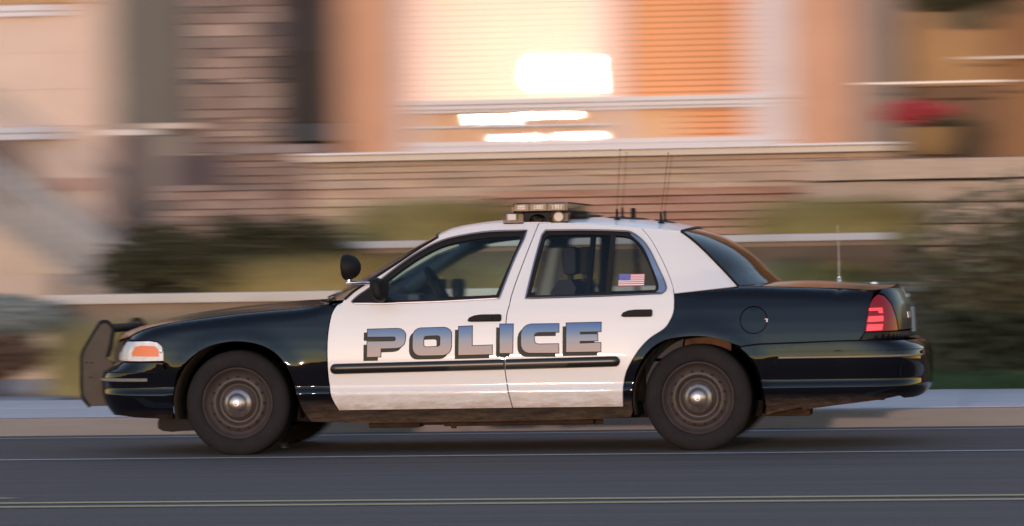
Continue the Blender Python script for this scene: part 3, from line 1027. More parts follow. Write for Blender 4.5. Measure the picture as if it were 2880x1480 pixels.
# hood and deck
hy = [(x, S(x, lerp(ZT, x)).y if x > X0F else max(.2, lower_y(-.42, lerp(ZT, x), lerp(ZT, x)) - .3 * (X0F - x))) for x in np.linspace(-.80, .60, 30)]
hl = [(x, y - .002) for x, y in hy]
front = [(-.80, y) for y in (-.66, -.4, -.2, 0, .2, .4, .66)]
fr2 = [(-.80 - .05 * (1 - (y / .7)**2), y) for _, y in front]
cowl = [(.60 - .20 * (1 - (y / .80)**2), y) for y in (.74, .5, .25, 0, -.25, -.5, -.74)]
top_panel('hood', [(x, -y) for x, y in hl][::-1] + fr2 + hl + cowl, M_['black'], CAR)
dk = [(x, S(min(x, 3.75), lerp(ZT, x)).y - .002 - max(0, x - 3.75) * .22 - max(0, x - 3.98) * .6) for x in np.linspace(3.175, 4.08, 24)]
dfront = [(3.175 + .215 * (1 - abs(y / .82)**2.2), y) for y in (-.78, -.6, -.4, -.2, 0, .2, .4, .6, .78)]
drear = [(4.135 - .02 * (y / .6)**2, y) for y in (.62, .4, .2, 0, -.2, -.4, -.62)]
top_panel('trunk_lid', dfront + dk + drear + [(x, -y) for x, y in dk][::-1], M_['black'], CAR)
MB().box((.40, -.76, .885), (.72, .76, .925)).build('cowl_panel', M_['plastic'], CAR)
# wipers resting on the cowl
for y0, y1 in ((-.66, -.08), (.0, .58)):
    b = MB().tube([(.56, y0, .962), (.53, y0 + .12, .985), (.50, y1, 1.003)], [.009, .006, .005], 6)
    b.tube([(.585, y0 - .02, .975), (.50, y1 + .02, 1.012)], .006, 5)
    b.build('wiper', M_['plastic'], CAR, smooth=True)

# floor, firewall, interior
b = MB().box((-.40, -.66, .20), (3.3, .66, .30)).box((3.3, -.60, .29), (4.05, .60, .40)).box((.42, -.84, .205), (2.48, .84, .26)).box((-.40, -.60, .30), (.55, .60, .80)).box((3.1, -.60, .30), (4.05, .60, .90))
b.box((.42, -.84, .26), (2.48, -.82, .90)).box((.42, .82, .26), (2.48, .84, .90))
b.build('floor_pan', M_['under'], CAR)
b = MB().box((.62, -.78, .62), (1.10, .78, .935), bev=.04); b.box((.86, -.55, .90), (1.12, -.20, 1.0), bev=.04)
b.build('dashboard', M_['inter'], CAR, smooth=True)
st = MB()
cxs, cys, czs = 1.235, -.38, .985
ax = Vector((-.88, 0, -.47)).normalized(); u1 = Vector((0, 1, 0)); u2 = ax.cross(u1)
P = [Vector((cxs, cys, czs)) + (u1 * math.cos(a) + u2 * math.sin(a)) * .19 for a in np.linspace(0, 2 * math.pi, 33)[:-1]]
st.tube(P, .016, 8, closed=True)
for a in (0.3, 2.84, 4.71):
    st.tube([Vector((cxs, cys, czs)) + ax * .03, Vector((cxs, cys, czs)) + (u1 * math.cos(a) + u2 * math.sin(a)) * .18], .02, 6)
st.tube([Vector((cxs, cys, czs)) + ax * .01, Vector((cxs, cys, czs)) + ax * .22], .05, 10)
st.build('steering_wheel', M_['plastic'], CAR, smooth=True)
b = MB(); b.box((1.16, -.14, .93), (1.19, .16, 1.085), bev=.008); b.box((1.16, -.14, .925), (1.36, .16, .945)); b.box((1.12, -.05, .55), (1.24, .06, .925))
b.build('laptop', M_['plastic'], CAR)
b = MB(); b.box((1.20, .20, .96), (1.28, .40, 1.085), bev=.03); b.build('radio_console', M_['inter'], CAR, smooth=True)
for yy in (-.39, .39):
    s_ = MB(); s_.box((1.45, yy - .24, .40), (1.95, yy + .24, .56), bev=.05)
    prof = [(1.86, .50), (1.99, .52), (2.13, 1.02), (2.10, 1.07), (2.02, 1.07), (1.97, 1.0)]
    s_.prism(prof, yy - .24, yy + .24)
    s_.build('front_seat', M_['inter'], CAR)
    h = MB(); h.box((2.03, yy - .13, 1.10), (2.12, yy + .13, 1.28), bev=.035); h.box((2.06, yy - .06, 1.05), (2.08, yy - .045, 1.12)); h.box((2.06, yy + .045, 1.05), (2.08, yy + .06, 1.12))
    h.build('head_rest', M_['inter'], CAR, smooth=True)
b = MB(); b.box((2.55, -.66, .40), (2.80, .66, .62), bev=.05); b.prism([(2.62, .55), (2.78, .55), (2.86, .96), (2.76, .98)], -.66, .66); b.build('rear_seat', M_['inter'], CAR)
cg = MB()
for p in (((2.17, -.66, .55), (2.24, -.56, 1.36)), ((2.17, .66, .55), (2.24, .56, 1.36)), ((2.24, -.56, 1.36), (2.24, .56, 1.36)), ((2.20, -.62, .96), (2.20, .62, .96)), ((2.20, -.03, .55), (2.24, -.03, 1.36))):
    cg.tube([p[0], p[1]], .020, 6)
for i in range(22):
    y = .02 + i * .027
    cg.tube([(2.20, y, .97), (2.24, min(.56, y + .20), 1.35)], .003, 4)
    cg.tube([(2.20, min(.62, y + .2), .97), (2.24, y, 1.35)], .003, 4)
cg.box((2.19, -.60, .56), (2.215, .60, .95))
cg.build('prisoner_cage', M_['plastic'], CAR)
MB().box((1.09, -.10, 1.225), (1.13, .14, 1.285), bev=.012).tube([(1.13, .02, 1.28), (1.17, .02, 1.34)], .008, 6).build('rear_view_mirror', M_['plastic'], CAR)
b = MB()
E1 = cl(roof_edge, 20); C1 = cl(roof_c, 20)
V = []
for (ex, ez), (cx, cz) in zip(E1, C1):
    for j in range(13):
        v_ = -1 + j / 6; w = 1 - abs(v_)**2.6
        V.append((ex + (cx - ex) * w * .8 + .0, (gh_y(ex, ez) - .015) * v_, ez - .028 + (cz - ez) * w * .8))
b.add(V, [(i * 13 + j, i * 13 + j + 1, (i + 1) * 13 + j + 1, (i + 1) * 13 + j) for i in range(20) for j in range(12)])
b.build('headliner', M_['headliner'], CAR, smooth=True)
b = MB()
for sd_ in (-1, 1):
    b = MB()
    b.tube([(x + .03, sd_ * (gh_y(x, z) - .05), z - .02) for x, z in ((.80, 1.03), (1.02, 1.18), (1.2, 1.29), (1.34, 1.35))], [.035, .035, .04, .05], 8)
    b.build('windscreen_pillar_trim', M_['pillartrim'], CAR, smooth=True)
for sd_ in (-1, 1):
        b = MB()
        b.tube([(1.76, sd_ * .80, .95), (1.81, sd_ * .71, 1.15), (1.87, sd_ * .59, 1.36)], [.045, .04, .04], 8)
        b.build('centre_pillar_trim', M_['pillartrim'], CAR, smooth=True)

# ------------------------------------------------------------------ wheels
def wheel(cx, side, z=.327):
    w = MB().lathe([(.225, .0), (.232, .010), (.245, .018), (.262, .017), (.268, .0185), (.300, .014), (.322, .004), (.331, -.012), (.334, -.03), (.334, -.19), (.328, -.21), (.30, -.225), (.22, -.225)], (0, 0, 0), n=72).build('wheel', M_['rubber'], CAR, smooth=True)
    w.rotation_euler = (0, 0, 0)
    rim = MB().lathe([(.225, -.21), (.222, -.02), (.2255, .004), (.219, .008), (.213, .002), (.208, -.012), (.196, -.030), (.182, -.036), (.170, -.026), (.158, -.018), (.146, -.018), (.134, -.028), (.124, -.044), (.112, -.046), (.100, -.036), (.088, -.030), (.060, -.032), (.0, -.034)], (0, 0, 0), n=72).build('rim', M_['steel'], w, smooth=True)
    cap = MB().lathe([(.091, -.030), (.092, -.018), (.089, -.010), (.080, -.002), (.068, .006), (.060, .012), (.055, .020), (.044, .031), (.030, .040), (.014, .045), (.0, .046)], (0, 0, 0), n=48).build('hubcap', M_['hub'], w, smooth=True)
    em = MB().lathe([(.018, .0445), (.017, .048), (.012, .0485), (.010, .046), (.0, .0475)], (0, 0, 0), n=24).build('hub_emblem', M_['chrome_rough'], w, smooth=True)
    ho = MB()
    for k in range(16):
        a = 2 * math.pi * k / 16
        c = (math.cos(a) * .164, math.sin(a) * .164)
        ho.lathe([(.0, .0015), (.009, .001), (.010, -.003)], (c[0], -.020, c[1]), n=10)
    hh = ho.build('rim_vents', M_['rubber'], w, smooth=True, kind='stuff')
    for o in (w,):
        o.location = (cx, side * .885, z)
        o.rotation_euler = (0, 0.35 * cx, math.pi if side < 0 else 0)
    return w


def wheel_well(cx, side, r):
    b = MB(); V = []; n = 28; ys_ = [.93, .80, .60]
    for yk in ys_:
        for i in range(n + 1):
            a = math.pi * (-.08 + 1.16 * i / n)
            V.append((cx + math.cos(a) * r, side * yk, .325 + math.sin(a) * r))
    F = [(k * (n + 1) + i, k * (n + 1) + i + 1, (k + 1) * (n + 1) + i + 1, (k + 1) * (n + 1) + i) for k in range(2) for i in range(n)]
    b.add(V, F)
    k = len(b.v)
    b.add([(cx, side * .60, .3)] + [(cx + math.cos(math.pi * (-.08 + 1.16 * i / n)) * r, side * .60, .325 + math.sin(math.pi * (-.08 + 1.16 * i / n)) * r) for i in range(n + 1)], [(0, i + 1, i + 2) for i in range(n)])
    b.build('wheel_well', M_['liner'], CAR, smooth=True)
for side in (-1, 1):
    for cx in (0.0, 2.912):
        wheel(cx, side); wheel_well(cx, side, .402)
for cx in (0.0, 2.912):
    MB().tube([(cx, -.68, .30), (cx, .68, .30)], .05, 10).box((cx - .10, -.16, .20), (cx + .12, .16, .40), bev=.03).build('axle', M_['under'], CAR, smooth=True)

# underbody pieces seen below the sills
b = MB()
b.box((.82, -.80, .158), (1.15, -.62, .20), bev=.012).box((1.15, -.78, .172), (1.55, -.66, .20), bev=.01).tube([(1.36, -.78, .15), (1.36, -.78, .20)], .018, 8).tube([(1.30, -.78, .178), (2.30, -.74, .182)], .016, 6)
b.box((1.9, -.80, .166), (2.25, -.60, .20), bev=.02)
b.build('frame_rail', M_['rust'], CAR)
MB().tube([(1.2, .25, .20), (2.4, .25, .19), (2.7, .35, .24), (3.6, .45, .29), (4.2, .45, .31)], .028, 8).box((3.55, .25, .26), (4.0, .62, .36), bev=.04).build('exhaust', M_['rust'], CAR, smooth=True)
MB().prism([(-.56, .168), (-.53, .150), (-.47, .142), (-.40, .148), (-.30, .150), (-.28, .25), (-.55, .25), (-.56, .20)], -.70, -.40).build('air_dam', M_['plastic'], CAR)
MB().prism([(-.56, .168), (-.53, .150), (-.47, .142), (-.40, .148), (-.30, .150), (-.28, .25), (-.55, .25), (-.56, .20)], .40, .70).build('air_dam', M_['plastic'], CAR)
b = MB(); b.box((3.30, -.80, .205), (3.60, -.5, .26), bev=.01); b.box((3.36, -.82, .222), (3.44, -.7, .25)); b.tube([(3.34, -.80, .24), (3.56, -.80, .235)], .016, 6)
b.build('bumper_bracket', M_['rust'], CAR)

# ------------------------------------------------------------------ push bumper
pb = bpy.data.objects.new('push_bumper', None)
plate_shape = curve2([(-1.105, .55), (-1.100, .635), (-1.061, .711), (-.988, .822)], 3) + curve2([(-.972, .834), (-.957, .838), (-.935, .832), (-.912, .80)], 2) + curve2([(-.912, .79), (-.930, .70), (-.950, .625)], 2) + [(-.935, .598), (-.905, .588), (-.90, .54), (-.95, .45), (-.93, .304), (-1.00, .304), (-1.055, .304), (-1.104, .378)]
pbm = None
for yy in (-.45, .45):
    b = MB().prism(plate_shape, yy - .012, yy + .012)
    o = b.build('push_bumper_plate', M_['brownplate'], CAR)
    e = [(-1.06, .302), (-1.110, .376), (-1.111, .55), (-1.106, .64), (-1.064, .716), (-.992, .828), (-.975, .842), (-.956, .846), (-.934, .840), (-.912, .815), (-.903, .79), (-.920, .70), (-.943, .622)]
    MB().tube([(x, yy, z) for x, z in curve2(e, 3)], .015, 10).build('edge_tube', M_['plastic'], o, smooth=True)
    bo_ = MB()
    for x, z in ((-1.078, .585), (-1.040, .585), (-1.035, .77), (-1.05, .49)):
        bo_.lathe([(0, .005), (.006, .004), (.007, -.001)], (x, yy - .0165, z), n=8)
    bo_.build('plate_bolts', M_['rust'], o)
MB().tube([(-.965, -.45, .800), (-.965, .45, .800)], .028, 14).build('push_bumper_bar', M_['plastic'], CAR, smooth=True)
MB().tube([(-1.05, -.45, .52), (-1.05, .45, .52)], .028, 14).tube([(-1.05, -.45, .40), (-1.05, .45, .40)], .02, 10).build('push_bumper_bar', M_['plastic'], CAR, smooth=True)

# ------------------------------------------------------------------ spotlight on the windscreen pillar
sp = MB()
n = 36
prof = [(0, .0), (.070, .002), (.080, .012), (.082, .030), (.078, .055), (.066, .082), (.048, .102), (.024, .114), (0, .118)]
sp.lathe(prof, (0, 0, 0), axis='x', n=n)
spo = sp.build('spotlight', M_['plastic'], CAR, smooth=True)
spo.location = (.682, -.86, 1.172); spo.rotation_euler = (0, R(-3), R(-4))
MB().lathe([(0, -.006), (.05, -.004), (.074, .002), (.081, .010), (.083, .018), (.081, .022)], (0, 0, 0), axis='x', n=n).build('spotlight_bezel', M_['chrome_rough'], spo, smooth=True)
MB().tube([(.725, -.86, 1.115), (.722, -.86, 1.080)], .016, 10).tube([(.705, -.86, 1.074), (.80, -.852, 1.075), (.90, -.78, 1.070)], [.016, .012, .009], 10).build('spotlight_arm', M_['chrome'], CAR, smooth=True)

# ------------------------------------------------------------------ lettering
L_ = {
 'P': [[(0.852,0.782),(1.043,0.784),(1.065,0.78),(1.08,0.769),(1.09,0.756),(1.093,0.742),(1.09,0.707),(1.084,0.689),(1.071,0.675),(1.057,0.668),(1.033,0.664),(0.936,0.662),(0.935,0.611),(0.849,0.61),(0.85,0.706),(1.017,0.706),(1.026,0.709),(1.031,0.715),(1.031,0.727),(1.027,0.733),(1.019,0.735),(0.851,0.736)]],
 'O': [[(1.14,0.737),(1.145,0.755),(1.154,0.769),(1.17,0.78),(1.188,0.785),(1.333,0.787),(1.355,0.783),(1.372,0.772),(1.382,0.758),(1.384,0.739),(1.382,0.668),(1.378,0.647),(1.366,0.63),(1.348,0.62),(1.327,0.616),(1.193,0.615),(1.17,0.618),(1.154,0.629),(1.143,0.647),(1.139,0.665)],[(1.208,0.721),(1.212,0.731),(1.221,0.737),(1.293,0.739),(1.306,0.737),(1.313,0.73),(1.314,0.719),(1.313,0.683),(1.31,0.674),(1.3,0.669),(1.223,0.666),(1.214,0.669),(1.208,0.675),(1.207,0.685)]],
 'L': [[(1.43,0.791),(1.514,0.794),(1.513,0.67),(1.64,0.673),(1.64,0.618),(1.428,0.615)]],
 'I': [[(1.689,0.802),(1.771,0.802),(1.768,0.624),(1.688,0.623)]],
 'C': [[(2.058,0.8),(1.888,0.8),(1.863,0.795),(1.844,0.784),(1.83,0.766),(1.823,0.741),(1.822,0.693),(1.824,0.664),(1.833,0.644),(1.848,0.63),(1.871,0.623),(2.056,0.621),(2.056,0.675),(1.933,0.675),(1.916,0.678),(1.907,0.687),(1.904,0.7),(1.904,0.729),(1.908,0.74),(1.918,0.747),(1.934,0.75),(2.057,0.75)]],
 'E': [[(2.106,0.803),(2.322,0.805),(2.321,0.75),(2.191,0.749),(2.19,0.732),(2.3,0.733),(2.3,0.693),(2.19,0.692),(2.189,0.676),(2.32,0.679),(2.319,0.626),(2.105,0.625)]],
}
SEAM = 1.7215
for side in (-1, 1):
    for key, loops in L_.items():
        if side > 0:   # read the right way round on the far side too
            loops = [[(2 * 1.587 - x, z) for x, z in lp] for lp in loops]
        def cut(lp):
            return lp
        sh_lp = [[(x - .021 * (1 if side < 0 else -1), z - .022) for x, z in lp] for lp in loops]
        a = panel('letter_shadow', sh_lp, M_['shadow'], CAR, off=.0008, depth=0, gap=-.003, step=.02, side=side, gx=.06, gy=.05, rows=())
        b_ = panel('letter_outline', loops, M_['outline'], CAR, off=.0014, depth=0, gap=-.0045, step=.02, side=side, gx=.06, gy=.05, rows=())
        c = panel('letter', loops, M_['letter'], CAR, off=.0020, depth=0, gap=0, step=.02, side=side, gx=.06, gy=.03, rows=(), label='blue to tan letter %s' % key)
        a.parent = c; b_.parent = c
# flag on the rear side window
fl = MB(); x0, x1, z0, z1 = 2.424, 2.584, 1.027, 1.103
ny = lambda x, z: -(gh_y(x, z) - .005)
def fq(a, b_, c, d, m, k=0):
    fl.add([(a, ny(a, c) - k, c), (b_, ny(b_, c) - k, c), (b_, ny(b_, d) - k, d), (a, ny(a, d) - k, d)], [(0, 1, 2, 3)], m)
h = (z1 - z0) / 13
for i in range(13):
    xa = x0 if i < 6 else x0 + .4 * (x1 - x0)
    fq(xa, x1, z0 + h * i, z0 + h * (i + 1), 0 if i % 2 == 0 else 1)
cx1 = x0 + .4 * (x1 - x0) + .010
fq(x0, cx1, z0 + 6 * h, z1, 2, .0006)
for r_ in range(9):
    for c_ in range(6 if r_ % 2 == 0 else 5):
        sx_ = x0 + (cx1 - x0) * ((c_ + (.5 if r_ % 2 == 0 else 1.0)) / 6); sz_ = z0 + 6 * h + (z1 - z0 - 6 * h) * (r_ + .5) / 9
        P = []
        for k in range(10):
            rr = .0019 if k % 2 == 0 else .0009; aa = math.pi / 2 + k * math.pi / 5
            P.append((sx_ + rr * math.cos(aa), ny(sx_, sz_) - .0012, sz_ + rr * math.sin(aa)))
        fl.add(P, [tuple(range(10))], 1)
fl.build('flag_sticker', [M_['flag_r'], M_['flag_w'], M_['flag_b']], CAR, label='small stars and stripes flag sticker')

# trunk face details
def face_box(nm, y0, y1, z0, z1, m, t=.006, nn=6):
    b = MB(); P = []
    for yk in np.linspace(y0, y1, nn + 1):
        for zk in (z0, z1):
            lo, hi = X0R, UR_END
            for _ in range(30):
                mid = (lo + hi) / 2
                if S(mid, zk).y > abs(yk): lo = mid
                else: hi = mid
            p = S(lo, zk)
            P.append((p.x + .001, yk, zk)); P.append((p.x + t, yk, zk))
    F = []
    for i in range(nn):
        o = 4 * i
        F += [(o + 1, o + 5, o + 7, o + 3), (o, o + 1, o + 5, o + 4), (o + 2, o + 3, o + 7, o + 6)]
    F += [(0, 1, 3, 2), (4 * nn, 4 * nn + 1, 4 * nn + 3, 4 * nn + 2)]
    b.add(P, F); return b.build(nm, m, CAR)
face_box('licence_plate', -.155, .155, .705, .86, M_['plate'], .012)
face_box('trunk_badge', -.50, -.36, .800, .838, M_['badge'])
face_box('trunk_badge', .30, .50, .86, .885, M_['badge'])
face_box('trunk_badge', -.34, .34, .925, .945, M_['badge'], .004)
face_box('trunk_badge', -.30, -.22, .95, .985, M_['badge'], .004)
face_box('reflector', .17, .6, .72, .80, M_['red'], .008)

# ------------------------------------------------------------------ roof equipment
lb = MB(); lb.box((1.735, -.60, 1.492), (2.075, .60, 1.510), bev=.006)
lbo = lb.build('light_bar', M_['plastic'], CAR, label='roof light bar with clear lenses')
# outer lens shell, chevron plan
def rounded(x0, x1, y0, y1, r, n=5):
    o = []
    for cx, cy, a0 in ((x1 - r, y1 - r, 0), (x0 + r, y1 - r, 90), (x0 + r, y0 + r, 180), (x1 - r, y0 + r, 270)):
        for k in range(n + 1):
            a = R(a0 + 90 * k / n); o.append((cx + r * math.cos(a), cy + r * math.sin(a)))
    return o
ring = rounded(1.725, 2.082, -.61, .61, .025)
def hull(nm, ring, z0, z1, m, parent, tap=.01):
    n = len(ring); cx = sum(p[0] for p in ring) / n; cy = sum(p[1] for p in ring) / n
    V = [(x, y, z0) for x, y in ring] + [(x, y, z1 - .008) for x, y in ring] + [(x + (cx - x) * .04, y + (.012 if y < cy else -.012), z1) for x, y in ring]
    F = [(i, (i + 1) % n, n + (i + 1) % n, n + i) for i in range(n)] + [(n + i, n + (i + 1) % n, 2 * n + (i + 1) % n, 2 * n + i) for i in range(n)] + [tuple(2 * n + i for i in range(n))]
    return MB().add(V, F).build(nm, m, parent, smooth=True)
hull('light_bar_lens', ring, 1.508, 1.562, M_['lens'], lbo)
# reflectors behind the end lens and along the rear face
for x0, x1 in ((1.745, 1.830), (1.850, 1.945), (1.965, 2.065)):
    rf = MB()
    n = 10
    V = []
    for i in range(n + 1):
        t = -1 + 2 * i / n
        for z in (1.513, 1.552):
            V.append(((x0 + x1) / 2 + t * (x1 - x0) / 2, -.595 + .035 * (1 - t * t), z))
    rf.add(V, [(2 * i, 2 * i + 2, 2 * i + 3, 2 * i + 1) for i in range(n)])
    rf.box(((x0 + x1) / 2 - .018, -.590, 1.518), ((x0 + x1) / 2 + .018, -.575, 1.546))
    rf.build('reflector_dish', M_['dish'], lbo, smooth=True)
    led = MB()
    for k in range(4):
        for j in range(2):
            led.box((x0 + .018 + k * (x1 - x0 - .036) / 3.6, -.597, 1.520 + j * .014), (x0 + .026 + k * (x1 - x0 - .036) / 3.6, -.590, 1.530 + j * .014))
    led.build('led_cluster', M_['white_pl'], lbo, kind='stuff')
ambk = mat('pale_lens_grid', (.62, .46, .35), .5, var=.25, scale=60)
b = MB()
for i in range(24):
    for j in range(3):
        y = -.575 + i * .048
        b.box((2.068, y, 1.512 + j * .0145), (2.074, y + .044, 1.5245 + j * .0145))
b.build('rear_lens_grid', ambk, lbo, kind='stuff')
MB().box((2.0815, -.58, 1.504), (2.087, .58, 1.513)).build('lens_rim', M_['trim'], lbo)
MB().box((2.0815, -.58, 1.554), (2.087, .58, 1.562)).build('lens_rim', M_['trim'], lbo)
b = MB().box((1.74, -.55, 1.511), (2.060, .59, 1.548)); b.build('lamp_modules', M_['lampgrey'], lbo)
# lower end pods on the mounting foot, with an arch between them
arch = [(1.80, 1.506), (1.80, 1.445), (1.835, 1.445)] + [(1.890 + .055 * math.cos(a), 1.447 + .042 * math.sin(a)) for a in np.linspace(math.pi, 0, 10)] + [(1.965, 1.445), (1.99, 1.506)]
MB().prism([(x, z - .0) for x, z in arch], -.60, -.50).build('mounting_foot', M_['trim'], lbo)
MB().box((1.865, -.585, 1.43), (1.915, -.55, 1.46), bev=.006).build('mounting_clamp', M_['rust'], lbo)
for x0, x1, z0 in ((1.668, 1.805, 1.434), (1.968, 2.083, 1.436)):
    pr = rounded(x0, x1, -.62, -.42, .022)
    po = hull('takedown_pod', pr, z0, 1.503, M_['smoke'], lbo)
    MB().box((x0 + .006, -.612, z0 - .004), (x1 - .006, -.43, z0 + .004)).build('pod_base', M_['plastic'], lbo)
    if x0 > 1.8:
        MB().lathe([(.0, .0), (.026, -.002), (.030, -.008), (.031, .006)], (x0 + .055, -.598, 1.470), n=20).build('pod_lamp', M_['lampglow'], lbo, smooth=True)
    else:
        MB().box((x0 + .03, -.60, 1.452), (x0 + .085, -.55, 1.492), bev=.005).build('pod_lamp', M_['white_pl'], lbo)
    MB().box((x0 + .012, -.54, z0 + .006), (x1 - .012, -.44, 1.495)).build('pod_core', M_['lampgrey'], lbo)
MB().box((1.72, .35, 1.44), (2.14, .60, 1.492), bev=.01).box((1.99, -.4, 1.462), (2.18, .5, 1.488), bev=.01).build('light_bar_base', M_['trim'], lbo)

def roof_z(x, y):
    E_ = roof_edge; Cn = roof_c
    ze = lerp(E_, x); zc = lerp(Cn, x); ye = gh_y(x, ze)
    return ze + (zc - ze) * (1 - abs(y / ye)**2.6)
def disc(nm, x, y, rx, ry, parent=CAR):
    V = [(x, y, roof_z(x, y) + .006)]; n = 28
    for rr, zz in ((.75, .006), (1.0, .002)):
        for k in range(n):
            a = 2 * math.pi * k / n; px, py = x + rx * rr * math.cos(a), y + ry * rr * math.sin(a)
            V.append((px, py, roof_z(px, py) + zz))
    F = [(0, 1 + k, 1 + (k + 1) % n) for k in range(n)] + [(1 + k, 1 + n + k, 1 + n + (k + 1) % n, 1 + (k + 1) % n) for k in range(n)]
    return MB().add(V, F).build(nm, M_['trim'], parent, smooth=True)
disc('antenna_pad', 2.42, -.16, .145, .16)
disc('antenna_pad', 2.655, -.16, .075, .10)
antm = mat('antenna_whip', (.10, .045, .02), .4, metal=.6)
for i, (xb, yb, xt, zt_) in enumerate(((2.370, -.38, 2.397, 1.892), (2.377, -.12, 2.410, 1.877), (2.650, -.38, 2.703, 1.862), (2.650, -.12, 2.700, 1.850))):
    z0 = roof_z(xb, yb)
    a = MB().lathe([(.022, -.002), (.018, .008), (.008, .012), (.0085, .05), (.006, .068), (.0, .07)], (xb, yb, z0), axis='z', n=12).build('roof_antenna', M_['plastic'], CAR, smooth=True)
    P = [(xb, yb, z0 + .06), (xb + (xt - xb) * .5, yb, (z0 + zt_) / 2 + .02), (xt, yb, zt_)]
    MB().tube(P, .0019, 6).lathe([(.0, -.004), (.0042, -.002), (.0042, .003), (0, .005)], (xt, yb, zt_), axis='z', n=8).build('whip', antm, a, smooth=True)
z0 = roof_z(2.450, -.15)
MB().lathe([(.0165, 0), (.0165, .062), (.015, .066), (0, .066)], (2.450, -.15, z0), axis='z', n=18).build('roof_antenna', M_['plastic'], CAR, smooth=True)
z0 = T_top(3.752, 0).z
a = MB().lathe([(.014, -.002), (.012, .014), (.006, .020), (.0055, .030), (0, .031)], (3.752, 0, z0), axis='z', n=14).build('trunk_antenna', M_['chrome'], CAR, smooth=True)
P = [(3.752 + .0045 * math.cos(t), .0045 * math.sin(t), z0 + .06 + t * .0011) for t in np.linspace(0, 2 * math.pi * 8, 120)]
MB().tube([(3.752, 0, z0 + .03), (3.752, 0, z0 + .20), (3.747, 0, z0 + .36)], [.0035, .0025, .0018], 6).tube(P, .0016, 4).build('whip', mat('pale_whip', (.45, .42, .40), .35, metal=.4), a, smooth=True)
MB().lathe([(.022, -.002), (.018, .008), (.0, .012)], (3.97, .1, T_top(3.97, .1).z), axis='z', n=14).build('trunk_lock_cover', M_['white_pl'], CAR, smooth=True)

# ================================================================== BUILDINGS AND WALLS BEHIND
def stucco(name, col, **kw):
    return mat(name, col, .9, var=kw.pop('var', .08), scale=kw.pop('scale', 2.5), bump=.25, bscale=70, **kw)
W_cream = stucco('cream_siding', (.68, .52, .44))
W_tan = stucco('tan_stucco', (.66, .37, .24))
W_peach = stucco('peach_stucco', (.66, .42, .33))
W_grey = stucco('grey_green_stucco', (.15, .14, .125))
W_greyl = stucco('light_grey_stucco', (.25, .22, .20))
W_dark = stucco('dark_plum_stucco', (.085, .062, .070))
W_brown = stucco('brown_stucco', (.24, .165, .14))
W_ochre = stucco('ochre_wall', (.46, .28, .14))
W_dkbrown = stucco('dark_brown_door', (.20, .12, .075))
trimw = mat('white_painted_trim', (.66, .62, .66), .55, var=.05)
cream_cap = mat('cream_cap', (.60, .52, .46), .8, var=.1, scale=4)
greycap = mat('grey_stone_cap', (.40, .40, .44), .8, var=.1, scale=4)
ZTOP = 7.5

# --- left house: cream boards between two trims
H1 = thing('cream_house', 'cream house with white trim bands at the left edge', 'house', (-7, 16, 0))
b = MB().box((-14, 16.1, -.1), (-4.95, 24, ZTOP)); b.build('wall', W_cream, H1)
for k in range(3):   # wide boards between the bands
    z = 2.74 + k * .399
    MB().box((-9.0, 16.06 - .003 * (k % 2), z), (-5.0, 16.10, z + .3975)).build('board', W_cream, H1)
for z0, z1 in ((2.595, 2.66), (2.668, 2.735), (3.935, 3.985), (3.993, 4.06)):
    MB().box((-9.5, 15.98, z0), (-5.45, 16.06, z1)).build('trim_band', trimw, H1)
MB().box((-9.5, 16.03, 4.07), (-5.2, 16.09, 5.4)).build('upper_panel', W_ochre, H1)
MB().box((-6.9, 16.0, 1.9), (-5.85, 16.09, 2.59)).build('dark_opening', W_brown, H1)
MB().box((-5.5, 16.02, 2.04), (-4.98, 16.09, 2.17)).build('red_panel', stucco('dusty_red', (.45, .22, .17)), H1)
MB().box((-5.15, 15.9, -.1), (-4.80, 16.08, ZTOP)).build('corner_post', W_cream, H1)

# --- outdoor stair with handrail in front of it
ST = thing('outdoor_stair', 'beige stair with a sloping grey handrail beside the cream house', 'stair', (-4.6, 12, 0))
def slope_pt(x): return 1.44 + (-3.98 - x) * .673
b = MB().prism([(-7.5, .1), (-3.75, .1), (-3.75, .72), (-7.5, slope_pt(-7.5) - .62)], 12.1, 13.6); b.build('stair_wall', stucco('pale_stair_stucco', (.48, .37, .29)), ST)
MB().prism([(-7.5, slope_pt(-7.5) - .045), (-3.75, slope_pt(-3.75) - .045), (-3.75, slope_pt(-3.75) + .045), (-7.5, slope_pt(-7.5) + .045)], 12.02, 12.12).build('handrail', mat('grey_rail_paint', (.30, .31, .34), .6), ST)
bal = mat('pale_baluster', (.50, .46, .44), .7)
for k in range(24):
    x = -3.9 - k * .13
    MB().box((x, 12.04, slope_pt(x) - .66), (x + .045, 12.09, slope_pt(x) - .04)).build('baluster', bal, ST)
for k in range(8):
    z = .12 + .17 * k
    MB().box((-3.72 - 0.0, 12.15, z) if False else (-4.0 - k * .28, 12.15, z), (-3.74 - k * .28, 13.5, z + .16)).build('step', stucco('step_concrete', (.40, .33, .28)), ST)
MB().box((-7.0, 11.6, .1), (-4.4, 12.0, 1.14)).build('landing_wall', stucco('landing_stucco', (.47, .36, .29)), ST)

